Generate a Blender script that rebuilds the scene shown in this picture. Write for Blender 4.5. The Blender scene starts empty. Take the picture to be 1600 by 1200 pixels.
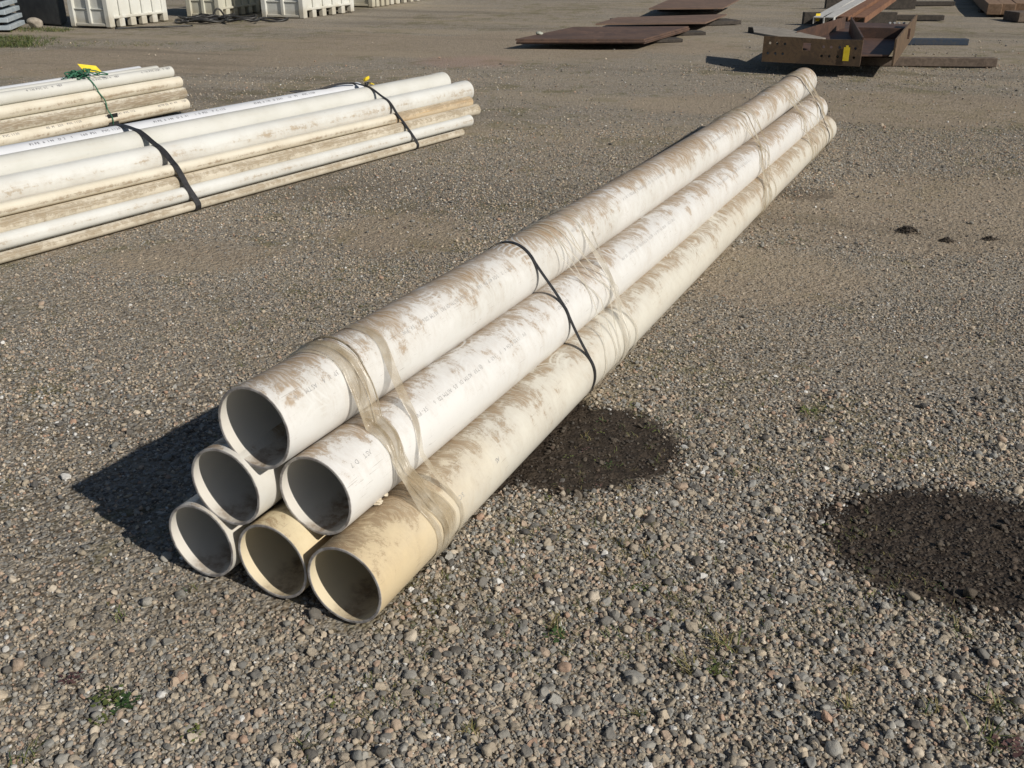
import bpy, math, random
import numpy as np
from mathutils import Vector

# ------------------------------------------------------------------ camera, world, sun, exposure
sc = bpy.context.scene
COL = sc.collection
PITCH, ROLL, CAMH = 0.4415944, -0.0035041, 1.5658
FPX = 1500.0                                   # focal length in pixels of a 1600 px wide picture
cd = bpy.data.cameras.new("camera"); cam = bpy.data.objects.new("camera", cd); COL.objects.link(cam)
cd.sensor_width = 36.0; cd.lens = 36.0 * FPX / 1600.0; cd.clip_start = 0.05; cd.clip_end = 3000
cam.location = (0, 0, CAMH)
_fw = np.array([0, math.cos(PITCH), -math.sin(PITCH)]); _rt = np.array([1.0, 0, 0]); _up = np.cross(_rt, _fw)
_c, _s = math.cos(ROLL), math.sin(ROLL)
RT = _c * _rt + _s * _up; UP = -_s * _rt + _c * _up; FW = _fw
from mathutils import Matrix
cam.matrix_world = Matrix(((RT[0], UP[0], -FW[0], 0), (RT[1], UP[1], -FW[1], 0), (RT[2], UP[2], -FW[2], CAMH), (0, 0, 0, 1)))
sc.camera = cam
SUN_EL, SUN_AZ = math.radians(33.5), math.radians(126.0)   # azimuth clockwise from +Y
w = bpy.data.worlds.new("World"); sc.world = w; w.use_nodes = True
nt = w.node_tree; nt.nodes.clear()
sky = nt.nodes.new('ShaderNodeTexSky'); sky.sky_type = 'NISHITA'; sky.sun_disc = False
sky.sun_elevation = SUN_EL; sky.sun_rotation = SUN_AZ; sky.air_density = 1.0; sky.dust_density = 0.6
bg = nt.nodes.new('ShaderNodeBackground'); bg.inputs[1].default_value = 0.05
wo = nt.nodes.new('ShaderNodeOutputWorld'); nt.links.new(sky.outputs[0], bg.inputs[0]); nt.links.new(bg.outputs[0], wo.inputs[0])
sd = bpy.data.lights.new("sun", 'SUN'); sd.energy = 4.35; sd.angle = math.radians(0.53); sd.color = (1.0, 0.93, 0.82)
sun = bpy.data.objects.new("sun", sd); COL.objects.link(sun)
sdir = Vector((math.sin(SUN_AZ) * math.cos(SUN_EL), math.cos(SUN_AZ) * math.cos(SUN_EL), math.sin(SUN_EL)))
sun.rotation_euler = sdir.to_track_quat('Z', 'Y').to_euler(); sun.location = (8, -6, 12)
sc.view_settings.view_transform = 'Standard'; sc.view_settings.look = 'None'
sc.view_settings.exposure = 0.0; sc.view_settings.gamma = 1.0
sc.cycles.use_denoising = True
sc.cycles.max_bounces = 6; sc.cycles.transparent_max_bounces = 12

rng = np.random.default_rng(7); random.seed(7)
GZ = -0.010                                     # top of the dirt sheet

# ------------------------------------------------------------------ helpers
def at(u, v, z=0.0):
    """point at height z seen at photo pixel (u, v)"""
    d = (u - 800) / FPX * RT - (v - 600) / FPX * UP + FW
    C = np.array([0, 0, CAMH])
    return C + d * (z - CAMH) / d[2]
def proj(X):
    q = (np.atleast_2d(X) - np.array([0, 0, CAMH])) @ np.stack([RT, UP, FW]).T
    return np.stack([800 + FPX * q[:, 0] / q[:, 2], 600 - FPX * q[:, 1] / q[:, 2]], 1)

def tag(o, label, cat, group=None, kind=None):
    if label: o['label'] = label
    if cat: o['category'] = cat
    if group: o['group'] = group
    if kind: o['kind'] = kind
    return o

def empty(name, loc):
    o = bpy.data.objects.new(name, None); COL.objects.link(o); o.location = Vector(loc); o.empty_display_size = 0.1
    return o

def wloc(o):
    v = Vector(o.location)
    p = o.parent
    while p: v += Vector(p.location); p = p.parent
    return np.array(v)

def build(name, V, F, mat, parent=None, smooth=False, uv=None, fmat=None, loc=None):
    """V world verts (n,3), F list/array of faces, uv per-loop list"""
    V = np.asarray(V, dtype=float)
    if loc is None:
        loc = wloc(parent) if parent is not None else np.array([V[:, 0].mean(), V[:, 1].mean(), V[:, 2].min()])
    loc = np.asarray(loc, dtype=float)
    me = bpy.data.meshes.new(name)
    me.from_pydata((V - loc).tolist(), [], [tuple(int(i) for i in f) for f in F])
    mats = mat if isinstance(mat, (list, tuple)) else [mat]
    for m in mats: me.materials.append(m)
    if fmat is not None: me.polygons.foreach_set('material_index', np.asarray(fmat, dtype=np.int32))
    if smooth is True: me.polygons.foreach_set('use_smooth', np.ones(len(me.polygons), dtype=bool))
    elif smooth is not False and smooth is not None: me.polygons.foreach_set('use_smooth', np.asarray(smooth, dtype=bool))
    if uv is not None:
        l = me.uv_layers.new(name='UVMap'); l.data.foreach_set('uv', np.asarray(uv, dtype=np.float32).ravel())
    me.update()
    o = bpy.data.objects.new(name, me); COL.objects.link(o)
    if parent is not None:
        o.parent = parent; o.location = Vector(loc - wloc(parent))
    else: o.location = Vector(loc)
    return o

class MB:
    def __init__(s): s.V = []; s.F = []; s.M = []; s.n = 0
    def add(s, V, F, m=0):
        V = np.asarray(V, dtype=float); s.V.append(V); s.F += [tuple(i + s.n for i in f) for f in F]; s.M += [m] * len(F); s.n += len(V)
    def frame(s, o, ax, ay, az, m=0, bev=0.0):
        """box from corner o with edge vectors ax, ay, az (optionally chamfered)"""
        o, ax, ay, az = [np.asarray(q, dtype=float) for q in (o, ax, ay, az)]
        if bev <= 0:
            V = [o + i * ax + j * ay + k * az for k in (0, 1) for j in (0, 1) for i in (0, 1)]
            s.add(V, [(0, 2, 3, 1), (4, 5, 7, 6), (0, 1, 5, 4), (1, 3, 7, 5), (3, 2, 6, 7), (2, 0, 4, 6)], m); return
        L = [np.linalg.norm(q) for q in (ax, ay, az)]; U = [q / l for q, l in zip((ax, ay, az), L)]
        b = min(bev, min(L) * 0.45)
        V = []; idx = {}
        for k in (0, 1):
            for j in (0, 1):
                for i in (0, 1):
                    for a in range(3):
                        c = [b if t == 0 else L[n] - b for n, t in enumerate((i, j, k))]
                        c[a] = 0 if (i, j, k)[a] == 0 else L[a]
                        idx[(i, j, k, a)] = len(V); V.append(o + c[0] * U[0] + c[1] * U[1] + c[2] * U[2])
        F = []
        for a in range(3):
            for t in (0, 1):
                b_, c_ = [q for q in range(3) if q != a]
                loop = []
                for (p, q) in ((0, 0), (1, 0), (1, 1), (0, 1)):
                    k = [0, 0, 0]; k[a] = t; k[b_] = p; k[c_] = q; loop.append(idx[(*k, a)])
                F.append(tuple(loop))
        for a in range(3):
            b_, c_ = [q for q in range(3) if q != a]
            for p in (0, 1):
                for q in (0, 1):
                    k0 = [0, 0, 0]; k0[b_] = p; k0[c_] = q; k1 = list(k0); k1[a] = 1
                    F.append((idx[(*k0, b_)], idx[(*k1, b_)], idx[(*k1, c_)], idx[(*k0, c_)]))
        for k in (0, 1):
            for j in (0, 1):
                for i in (0, 1): F.append((idx[(i, j, k, 0)], idx[(i, j, k, 1)], idx[(i, j, k, 2)]))
        s.add(V, F, m)
    def bar(s, a, b, wid, hei, up=(0, 0, 1), m=0, bev=0.0):
        a, b, up = np.asarray(a, float), np.asarray(b, float), np.asarray(up, float)
        d = b - a; sd_ = np.cross(d, up); sd_ /= np.linalg.norm(sd_); u2 = np.cross(sd_, d); u2 /= np.linalg.norm(u2)
        s.frame(a - sd_ * wid / 2, sd_ * wid, d, u2 * hei, m, bev)
    def prism(s, P, dz, m=0):
        P = np.asarray(P, float); n = len(P); dz = np.asarray(dz, float) if np.ndim(dz) else np.array([0, 0, dz])
        s.add(np.vstack([P, P + dz]), [tuple(range(n))[::-1], tuple(range(n, 2 * n))] + [(i, (i + 1) % n, n + (i + 1) % n, n + i) for i in range(n)], m)
    def tube(s, P, r, seg=8, m=0, closed=False, caps=True):
        P = np.asarray(P, float); n = len(P); r = np.broadcast_to(np.asarray(r, float), (n,))
        T = np.gradient(P, axis=0)
        if closed: T = np.roll(P, -1, 0) - np.roll(P, 1, 0)
        T /= np.maximum(np.linalg.norm(T, axis=1)[:, None], 1e-9)
        ref = np.array([0, 0, 1.0]) if abs(T[0][2]) < .9 else np.array([1.0, 0, 0])
        N = np.cross(T[0], ref); N /= np.linalg.norm(N); V = []
        a = np.linspace(0, 2 * np.pi, seg, endpoint=False)
        for i in range(n):
            N = N - T[i] * (N @ T[i]); N /= max(np.linalg.norm(N), 1e-9); B = np.cross(T[i], N)
            V.append(P[i] + r[i] * (np.cos(a)[:, None] * N + np.sin(a)[:, None] * B))
        V = np.vstack(V); F = []
        for i in range(n if closed else n - 1):
            i2 = (i + 1) % n
            for j in range(seg): F.append((i * seg + j, i * seg + (j + 1) % seg, i2 * seg + (j + 1) % seg, i2 * seg + j))
        if caps and not closed: F += [tuple(range(seg))[::-1], tuple((n - 1) * seg + j for j in range(seg))]
        s.add(V, F, m)
    def go(s, name, mat, parent=None, smooth=False, loc=None):
        return build(name, np.vstack(s.V), s.F, mat, parent, smooth, fmat=s.M if isinstance(mat, (list, tuple)) else None, loc=loc)

# ---- node helpers
class NT:
    def __init__(s, name):
        s.m = bpy.data.materials.new(name); s.m.use_nodes = True; s.t = s.m.node_tree; s.t.nodes.clear()
        s.out = s.n('ShaderNodeOutputMaterial'); s.b = s.n('ShaderNodeBsdfPrincipled'); s.l(s.b.outputs[0], s.out.inputs[0])
    def n(s, ty, **k):
        q = s.t.nodes.new(ty)
        for a, b in k.items(): setattr(q, a, b)
        return q
    def l(s, a, b): s.t.links.new(a, b)
    def val(s, i, v):
        if hasattr(v, 'is_linked') or isinstance(v, bpy.types.NodeSocket): s.l(v, i)
        else: i.default_value = v
    def math(s, op, a, b=0.0, c=0.0, clamp=False):
        q = s.n('ShaderNodeMath', operation=op, use_clamp=clamp)
        s.val(q.inputs[0], a); s.val(q.inputs[1], b); s.val(q.inputs[2], c); return q.outputs[0]
    def sm(s, x, lo, hi):
        q = s.n('ShaderNodeMapRange', interpolation_type='SMOOTHSTEP'); s.val(q.inputs[0], x)
        q.inputs[1].default_value = lo; q.inputs[2].default_value = hi; return q.outputs[0]
    def mix(s, f, a, b, mode='MIX'):
        q = s.n('ShaderNodeMix', data_type='RGBA', blend_type=mode); s.val(q.inputs[0], f)
        for i, v in ((6, a), (7, b)):
            if isinstance(v, tuple): q.inputs[i].default_value = (*v, 1) if len(v) == 3 else v
            else: s.l(v, q.inputs[i])
        return q.outputs[2]
    def noise(s, vec, scale, detail=4, rough=.55, dist=0.0, w=None):
        q = s.n('ShaderNodeTexNoise'); 
        if w is not None: q.noise_dimensions = '4D'; s.val(q.inputs['W'], w)
        if vec is not None: s.l(vec, q.inputs['Vector'])
        q.inputs['Scale'].default_value = scale; q.inputs['Detail'].default_value = detail
        q.inputs['Roughness'].default_value = rough; q.inputs['Distortion'].default_value = dist; return q.outputs[0]
    def vor(s, vec, scale, feature='F1', rand=1.0):
        q = s.n('ShaderNodeTexVoronoi', feature=feature); s.l(vec, q.inputs['Vector']); q.inputs['Scale'].default_value = scale
        q.inputs['Randomness'].default_value = rand; return q
    def ramp(s, x, stops, interp='LINEAR'):
        q = s.n('ShaderNodeValToRGB'); q.color_ramp.interpolation = interp; e = q.color_ramp.elements
        while len(e) < len(stops): e.new(0.5)
        for i, (p, c) in enumerate(stops): e[i].position = p; e[i].color = (*c, 1)
        s.l(x, q.inputs[0]); return q.outputs[0]
    def comb(s, x, y, z):
        q = s.n('ShaderNodeCombineXYZ'); s.val(q.inputs[0], x); s.val(q.inputs[1], y); s.val(q.inputs[2], z); return q.outputs[0]
    def bump(s, h, strength=.5, dist=.01):
        q = s.n('ShaderNodeBump'); q.inputs['Strength'].default_value = strength; q.inputs['Distance'].default_value = dist
        s.l(h, q.inputs['Height']); s.l(q.outputs[0], s.b.inputs['Normal']); return q
    def obj(s): return s.n('ShaderNodeTexCoord').outputs['Object']
    def geo(s): return s.n('ShaderNodeNewGeometry').outputs['Position']
    def rough(s, r): s.val(s.b.inputs['Roughness'], r)
    def col(s, c):
        if isinstance(c, tuple): s.b.inputs['Base Color'].default_value = (*c, 1)
        else: s.l(c, s.b.inputs['Base Color'])

def simple(name, c1, c2, scale=20, rough=.6, bump=.2, bd=.003, metal=0, detail=6):
    k = NT(name); o = k.obj(); n = k.noise(o, scale, detail, .6)
    k.col(k.mix(k.sm(n, .35, .65), c1, c2)); k.rough(rough); k.b.inputs['Metallic'].default_value = metal
    if bump: k.bump(n, bump, bd)
    return k.m

# ---- PVC, outside: white or cream plastic with wiped and streaked brown mud on its upper side
def pvc(name, base, base2, seed=0.0, v0=-.08, vw=.2, amount=1.0, far=0.0, dirt=(.34, .235, .135), dirt2=(.20, .135, .075), streak=.8, yellow=0.0, spec=.5, arc=1.0, lon=False, neary=0.0):
    k = NT(name); uvn = k.n('ShaderNodeUVMap'); sp = k.n('ShaderNodeSeparateXYZ'); k.l(uvn.outputs[0], sp.inputs[0])
    u, v = sp.outputs[0], sp.outputs[1]; o = k.obj()
    n1 = k.noise(o, 3.2, 6, .6, w=seed); n1b = k.noise(o, 13, 9, .72, .35, w=seed + 3)
    # brush strokes run round the pipe, bent by noise
    wob = k.noise(o, 5, 3, .5, w=seed + 9)
    su = k.math('ADD', k.math('MULTIPLY', u, 55), k.math('MULTIPLY', wob, 9))
    st = k.noise(k.comb(su, k.math('MULTIPLY', v, 9), seed), 1.0, 6, .62)
    st2 = k.noise(k.comb(k.math('MULTIPLY', su, 2.6), k.math('MULTIPLY', v, 13), seed + 5), 1.0, 4, .6)
    if lon:
        st = k.noise(k.comb(k.math('MULTIPLY', u, 2.2), k.math('MULTIPLY', v, 16), seed), 1.0, 7, .68); st2 = k.noise(k.comb(k.math('MULTIPLY', u, 9), k.math('MULTIPLY', v, 40), seed), 1.0, 4, .6)
        n1b = k.noise(o, 24, 8, .75, .2, w=seed + 3)
    prof = k.math('SUBTRACT', 1.0, k.math('DIVIDE', k.math('ABSOLUTE', k.math('SUBTRACT', v, v0)), vw))
    prof = k.math('ADD', prof, k.math('MULTIPLY', k.sm(u, 1.0, 5.5), far))
    m = k.math('ADD', prof, k.math('MULTIPLY', k.math('SUBTRACT', n1, .5), 2.3))
    m = k.math('ADD', m, k.math('MULTIPLY', k.math('SUBTRACT', n1b, .5), 3.4))
    m = k.math('ADD', m, k.math('MULTIPLY', k.math('SUBTRACT', st, .5), 1.5 * streak))
    m = k.math('ADD', m, amount - 1.0)
    grain = k.noise(o, 260, 3, .7); m = k.math('ADD', m, k.math('MULTIPLY', k.math('SUBTRACT', grain, .5), 1.1))
    mask = k.math('MAXIMUM', k.math('MULTIPLY', k.sm(m, .12, .62), k.math('ADD', .80, k.math('MULTIPLY', k.sm(m, .5, 1.2), .20))), k.math('MULTIPLY', k.sm(m, -.7, .4), .20))
    # rubbed arcs where somebody wiped the mud
    vo = k.vor(k.comb(u, k.math('MULTIPLY', v, .69), seed), 4.2); arcs = k.math('SINE', k.math('ADD', k.math('MULTIPLY', vo.outputs['Distance'], 85), k.math('MULTIPLY', n1b, 3)))
    am = k.math('MULTIPLY', k.sm(arcs, .1, .9), k.math('MULTIPLY', k.sm(k.noise(o, 5, 2, .5, w=seed + 20), .57, .66), arc))
    mask = k.math('MULTIPLY', mask, k.math('SUBTRACT', 1.0, k.math('MULTIPLY', am, .8)))
    mask = k.math('MULTIPLY', mask, k.math('ADD', .62, k.math('MULTIPLY', k.sm(st2, .40, .52), .38)))
    dc = k.mix(k.sm(k.math('ADD', k.math('MULTIPLY', grain, .6), k.math('MULTIPLY', n1b, .4)), .38, .62), dirt2, dirt)
    # thin film of dust everywhere plus brown run marks on the flanks
    thin = k.math('MULTIPLY', k.sm(st, .45, .75), k.math('MULTIPLY', k.sm(n1, .4, .7), .35 * streak))
    bc = k.mix(k.sm(n1, .3, .7), base, base2)
    if yellow: bc = k.mix(k.math('MULTIPLY', k.sm(k.noise(k.comb(k.math('MULTIPLY', u, .8), k.math('MULTIPLY', v, 5), seed), 1.5, 3, .5), .5, .68), yellow), bc, (.52, .28, .06))
    if neary: bc = k.mix(k.math('MULTIPLY', k.sm(k.math('ADD', u, k.math('MULTIPLY', n1, 1.0)), 1.3, .5), neary), bc, (.62, .47, .24))
    bc = k.mix(k.math('MULTIPLY', thin, .7), bc, (.55, .45, .32)); c = k.mix(k.math('MULTIPLY', mask, .93), bc, dc)
    sc_ = k.noise(k.comb(k.math('MULTIPLY', u, 9), k.math('MULTIPLY', v, 260), seed), 1.0, 3, .6)
    speck = k.sm(k.noise(o, 120, 2, .5, w=seed), .73, .78); scr = k.math('MULTIPLY', k.sm(sc_, .63, .70), k.sm(n1b, .48, .58))
    c = k.mix(k.math('MAXIMUM', k.math('MULTIPLY', speck, .6), k.math('MULTIPLY', scr, .55)), c, (.16, .13, .10))
    k.col(c); k.rough(k.math('ADD', .34, k.math('MULTIPLY', mask, .5))); k.b.inputs['Specular IOR Level'].default_value = spec
    h = k.math('ADD', k.math('MULTIPLY', mask, k.math('ADD', .5, grain)), k.math('MULTIPLY', n1b, .3)); k.bump(h, .5, .0016)
    return k.m

def pvc_inner(name, base, seed):
    k = NT(name); uvn = k.n('ShaderNodeUVMap'); sp = k.n('ShaderNodeSeparateXYZ'); k.l(uvn.outputs[0], sp.inputs[0])
    o = k.obj(); n = k.noise(o, 14, 6, .65, .5, w=seed)
    low = k.sm(k.math('ABSOLUTE', sp.outputs[1]), .33, .5)
    m = k.sm(k.math('ADD', low, k.math('MULTIPLY', k.math('SUBTRACT', n, .5), 1.6)), .35, 1.15)
    k.col(k.mix(k.math('MULTIPLY', k.math('MULTIPLY', m, k.math('ADD', .4, k.math('MULTIPLY', k.sm(k.noise(o, 40, 5, .7, w=seed), .4, .6), .6))), .9), base, (.22, .155, .10))); k.rough(.5); return k.m

M = {}
M['rim'] = simple('pvc_cut_edge', (.24, .22, .21), (.50, .48, .46), 38, .6, .4, .002)
M['ink'] = simple('printed_ink', (.24, .24, .25), (.50, .49, .47), 160, .6, 0)
M['ink2'] = simple('printed_ink_dark', (.05, .05, .07), (.22, .22, .25), 60, .6, 0)
M['strap'] = simple('black_polyester_strap', (.012, .012, .014), (.03, .03, .032), 60, .5, .2, .001)
M['hose'] = simple('black_plastic', (.012, .012, .013), (.035, .034, .033), 12, .45, .2, .003)

def film_mat(name, c1, c2, alpha):
    k = NT(name); o = k.obj(); n = k.noise(o, 40, 5, .6); n2 = k.noise(o, 9, 4, .6)
    k.col(k.mix(k.sm(n2, .35, .65), c1, c2)); k.rough(.30); k.b.inputs['Specular IOR Level'].default_value = .6
    k.bump(n, .8, .003)
    tr = k.n('ShaderNodeBsdfTransparent'); mx = k.n('ShaderNodeMixShader'); a = k.math('ADD', alpha, k.math('MULTIPLY', k.math('SUBTRACT', n, .5), .5), clamp=True)
    k.l(a, mx.inputs[0]); k.l(tr.outputs[0], mx.inputs[1]); k.l(k.b.outputs[0], mx.inputs[2]); k.l(mx.outputs[0], k.out.inputs[0]); return k.m
M['film'] = film_mat('dirty_stretch_film', (.36, .29, .19), (.58, .53, .43), .50)
M['film_clear'] = film_mat('clear_stretch_film', (.50, .46, .38), (.64, .60, .52), .46)

# ------------------------------------------------------------------ the ground
WET = []      # damp dirt patches: centre x, y, half lengths along/across, angle
def wet_from(px_l, px_r, px_t, px_b):
    a, b = at(px_l[0], px_l[1]), at(px_r[0], px_r[1]); c, d = at(px_t[0], px_t[1]), at(px_b[0], px_b[1])
    WET.append((((a + b) / 2)[0], ((c + d) / 2)[1], np.linalg.norm(b - a) / 2, np.linalg.norm(c - d) / 2))
wet_from((700, 700), (1050, 690), (900, 628), (900, 768))
wet_from((1275, 850), (1760, 870), (1470, 757), (1520, 955))

k = NT('gravel_yard_dirt'); g = k.geo(); sp = k.n('ShaderNodeSeparateXYZ'); k.l(g, sp.inputs[0])
big = k.noise(g, .35, 5, .6, .4); mid = k.noise(g, 1.7, 6, .62, .6); fine = k.noise(g, 22, 6, .7)
v1 = k.vor(g, 95); v2 = k.vor(g, 38); v3 = k.vor(g, 190)
stone = k.ramp(k.math('FRACT', k.math('MULTIPLY', v1.outputs['Color'], 1.0)), [(0, (.07, .065, .06)), (.3, (.20, .18, .15)), (.5, (.36, .32, .26)), (.8, (.30, .30, .29)), (.9, (.62, .57, .49)), (1, (.70, .66, .58))])
stone2 = k.ramp(v2.outputs['Color'], [(0, (.15, .135, .11)), (.5, (.27, .235, .18)), (.8, (.31, .29, .26)), (1, (.48, .44, .37))])
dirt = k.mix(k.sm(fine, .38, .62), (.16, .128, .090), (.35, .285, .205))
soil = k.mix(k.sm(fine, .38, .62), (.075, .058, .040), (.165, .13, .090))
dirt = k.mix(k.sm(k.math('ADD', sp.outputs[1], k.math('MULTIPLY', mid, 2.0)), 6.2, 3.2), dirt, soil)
c = k.mix(k.math('MULTIPLY', k.sm(k.noise(g, 60, 3, .6), .38, .52), .8), dirt, stone)
c = k.mix(k.math('MULTIPLY', k.sm(k.math('ADD', mid, k.math('MULTIPLY', v2.outputs['Distance'], -.3)), .34, .5), .6), c, stone2)
c = k.mix(k.math('MULTIPLY', k.sm(big, .42, .62), .35), c, k.mix(.5, c, (.30, .235, .16)))
# moss and weeds tint in scattered streaks
mossn = k.noise(g, 2.6, 7, .72, .8); c = k.mix(k.math('MULTIPLY', k.sm(k.math('MULTIPLY', mossn, k.math('ADD', .55, big)), .54, .66), .55), c, (.14, .13, .055))
# wheel tracks: long worn bands of paler fines
tr = k.noise(k.comb(k.math('MULTIPLY', sp.outputs[0], .12), k.math('ADD', k.math('MULTIPLY', sp.outputs[1], .9), k.math('MULTIPLY', sp.outputs[0], .3)), 0.0), 1.0, 4, .55, .4)
bare = k.n('ShaderNodeAttribute', attribute_name='bare').outputs['Fac']; bare = k.math('ADD', bare, k.math('MULTIPLY', k.math('SUBTRACT', k.noise(g, 3.5, 6, .7), .5), .9)); c = k.mix(k.math('MULTIPLY', k.sm(bare, .25, .85), .60), c, k.mix(k.sm(fine, .3, .7), (.25, .20, .145), (.37, .30, .22)))
c = k.mix(k.math('MULTIPLY', k.sm(tr, .5, .66), .5), c, (.36, .30, .22))
c = k.mix(k.math('MULTIPLY', k.sm(tr, .46, .34), .4), c, (.135, .115, .088))
# reddish brick dust
rx = at(730, 95); rd = k.math('ADD', k.math('POWER', k.math('DIVIDE', k.math('SUBTRACT', sp.outputs[0], float(rx[0])), 1.0), 2), k.math('POWER', k.math('DIVIDE', k.math('SUBTRACT', sp.outputs[1], float(rx[1])), .9), 2))
c = k.mix(k.math('MULTIPLY', k.sm(k.math('ADD', rd, k.math('MULTIPLY', mid, .9)), 1.35, .5), .45), c, (.36, .24, .20))
wetm = None
for (wx, wy, wa, wb) in WET:
    dx = k.math('DIVIDE', k.math('SUBTRACT', sp.outputs[0], float(wx)), float(wa)); dy = k.math('DIVIDE', k.math('SUBTRACT', sp.outputs[1], float(wy)), float(wb))
    d = k.math('SQRT', k.math('ADD', k.math('MULTIPLY', dx, dx), k.math('MULTIPLY', dy, dy)))
    d = k.math('ADD', d, k.math('ADD', k.math('MULTIPLY', k.math('SUBTRACT', k.noise(g, 3.5, 6, .65), .5), 1.3), k.math('MULTIPLY', k.math('SUBTRACT', k.noise(g, 45, 3, .6), .5), .5)))
    q = k.sm(d, 1.22, .92); wetm = q if wetm is None else k.math('MAXIMUM', wetm, q)
fw_ = at(1255, 300); fd = k.math('SQRT', k.math('ADD', k.math('POWER', k.math('DIVIDE', k.math('SUBTRACT', sp.outputs[0], float(fw_[0])), .22), 2), k.math('POWER', k.math('DIVIDE', k.math('SUBTRACT', sp.outputs[1], float(fw_[1])), .2), 2)))
wetm = k.math('MAXIMUM', wetm, k.math('MULTIPLY', k.sm(fd, 1.2, .6), .5))
c = k.mix(wetm, c, k.mix(k.sm(fine, .35, .65), (.026, .019, .014), (.058, .044, .032)))
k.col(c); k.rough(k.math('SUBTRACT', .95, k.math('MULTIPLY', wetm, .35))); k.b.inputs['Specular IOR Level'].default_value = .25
h = k.math('ADD', k.math('MULTIPLY', k.math('SUBTRACT', 1.0, v1.outputs['Distance']), .55), k.math('ADD', k.math('MULTIPLY', k.math('SUBTRACT', 1.0, v2.outputs['Distance']), .8), k.math('MULTIPLY', fine, 1.0)))
bp = k.bump(h, 1.0, .010)
M['ground'] = k.m
def fbm(x, y, seed, sc_):
    rs = np.random.default_rng(seed); v = np.zeros_like(x); a = 1.0
    for o_ in range(5):
        for _ in range(3):
            th = rs.uniform(0, 6.28); f = sc_ * 2 ** o_ * rs.uniform(.7, 1.3); v += a / 3 * np.sin(f * (x * np.cos(th) + y * np.sin(th)) + rs.uniform(0, 6.28))
        a *= .6
    return v
BARE = [(at(1420, 330), 1.5, .95), (at(1180, 420), .75, .6), (at(620, 360), .5, .6), (at(330, 400), .6, .35), (at(700, 70), 4.2, 2.2), (at(1500, 170), 2.2, 1.1), (at(200, 90), 3.0, 1.6), (at(1150, 160), 1.2, .8)]
def bare_at(x, y):
    v = np.zeros_like(x)
    for (c0, ra, rb) in BARE: v = np.maximum(v, 1.25 - np.hypot((x - c0[0]) / ra, (y - c0[1]) / rb))
    return np.clip((v + .28 * fbm(x, y, 61, 1.6) - .1) / .45, 0, 1)
# one sheet to the horizon, finer and gently uneven where the camera can see it
xs = np.concatenate([[-900, -300, -120, -60, -30], np.arange(-18, 18.01, .2), [30, 60, 120, 300, 900]])
ys = np.concatenate([[-900, -200, -40, -10], np.arange(-2, 30.01, .2), [45, 80, 160, 400, 1200]])
def gz(x, y):
    a = .006 * np.sin(x * 1.9 + .6 * y) * np.sin(y * 1.3 - .4 * x + 1.2) + .008 * np.sin(.45 * x + 1.1 * y) + .004 * np.sin(3.3 * x - 2.1 * y)
    f = np.clip((np.hypot(x, y - 3) - 4.5) / 6, 0, 1) * np.clip((60 - np.hypot(x, y)) / 30, 0, 1)
    return GZ + a * f - .008 * f
X, Y = np.meshgrid(xs, ys); Z = gz(X, Y)
V = np.stack([X.ravel(), Y.ravel(), Z.ravel()], 1); nx = len(xs)
F = [(j * nx + i, j * nx + i + 1, (j + 1) * nx + i + 1, (j + 1) * nx + i) for j in range(len(ys) - 1) for i in range(nx - 1)]
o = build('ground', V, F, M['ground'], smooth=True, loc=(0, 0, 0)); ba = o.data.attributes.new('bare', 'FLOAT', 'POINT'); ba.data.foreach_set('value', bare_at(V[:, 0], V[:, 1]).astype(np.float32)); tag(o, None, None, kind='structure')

# ------------------------------------------------------------------ the near stack of six pipes
R1 = .1095; YAW = .4569863625; L7 = 7.3
DD = np.array([math.sin(YAW), math.cos(YAW), 0]); SS = np.array([math.cos(YAW), -math.sin(YAW), 0]); ZZ = np.array([0, 0, 1.0])
#            side, along, z | dyaw, tilt, bow sideways, bow down | length
NEAR = {'P1': (-1.4620, 1.5615, .4820, .000, -.0060, -.0116, .030, 6.85), 'P2': (-1.5665, 1.5453, .2985, 0, 0, 0, 0, 6.70),
        'P3': (-1.3350, 1.6073, .3000, .0053, -.0042, -.0002, .0168, 6.50), 'P4': (-1.6730, 1.5362, .1090, 0, 0, 0, 0, 6.75),
        'P5': (-1.4444, 1.5450, .1090, 0, 0, 0, 0, 6.60), 'P6': (-1.2206, 1.5425, .1100, .0003, -.0010, .0112, .004, 6.65)}
def near_pt(key, t):
    a = NEAR[key]; t = np.atleast_1d(np.asarray(t, float)); c = SS * a[0] + DD * a[1] + ZZ * a[2]
    q = 4 * (t / L7) * (t / L7 - 1)
    return c + t[:, None] * DD + SS * (t * a[3] + a[4 + 1] * q)[:, None] + ZZ * (t * a[4] + a[6] * q)[:, None]

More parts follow.
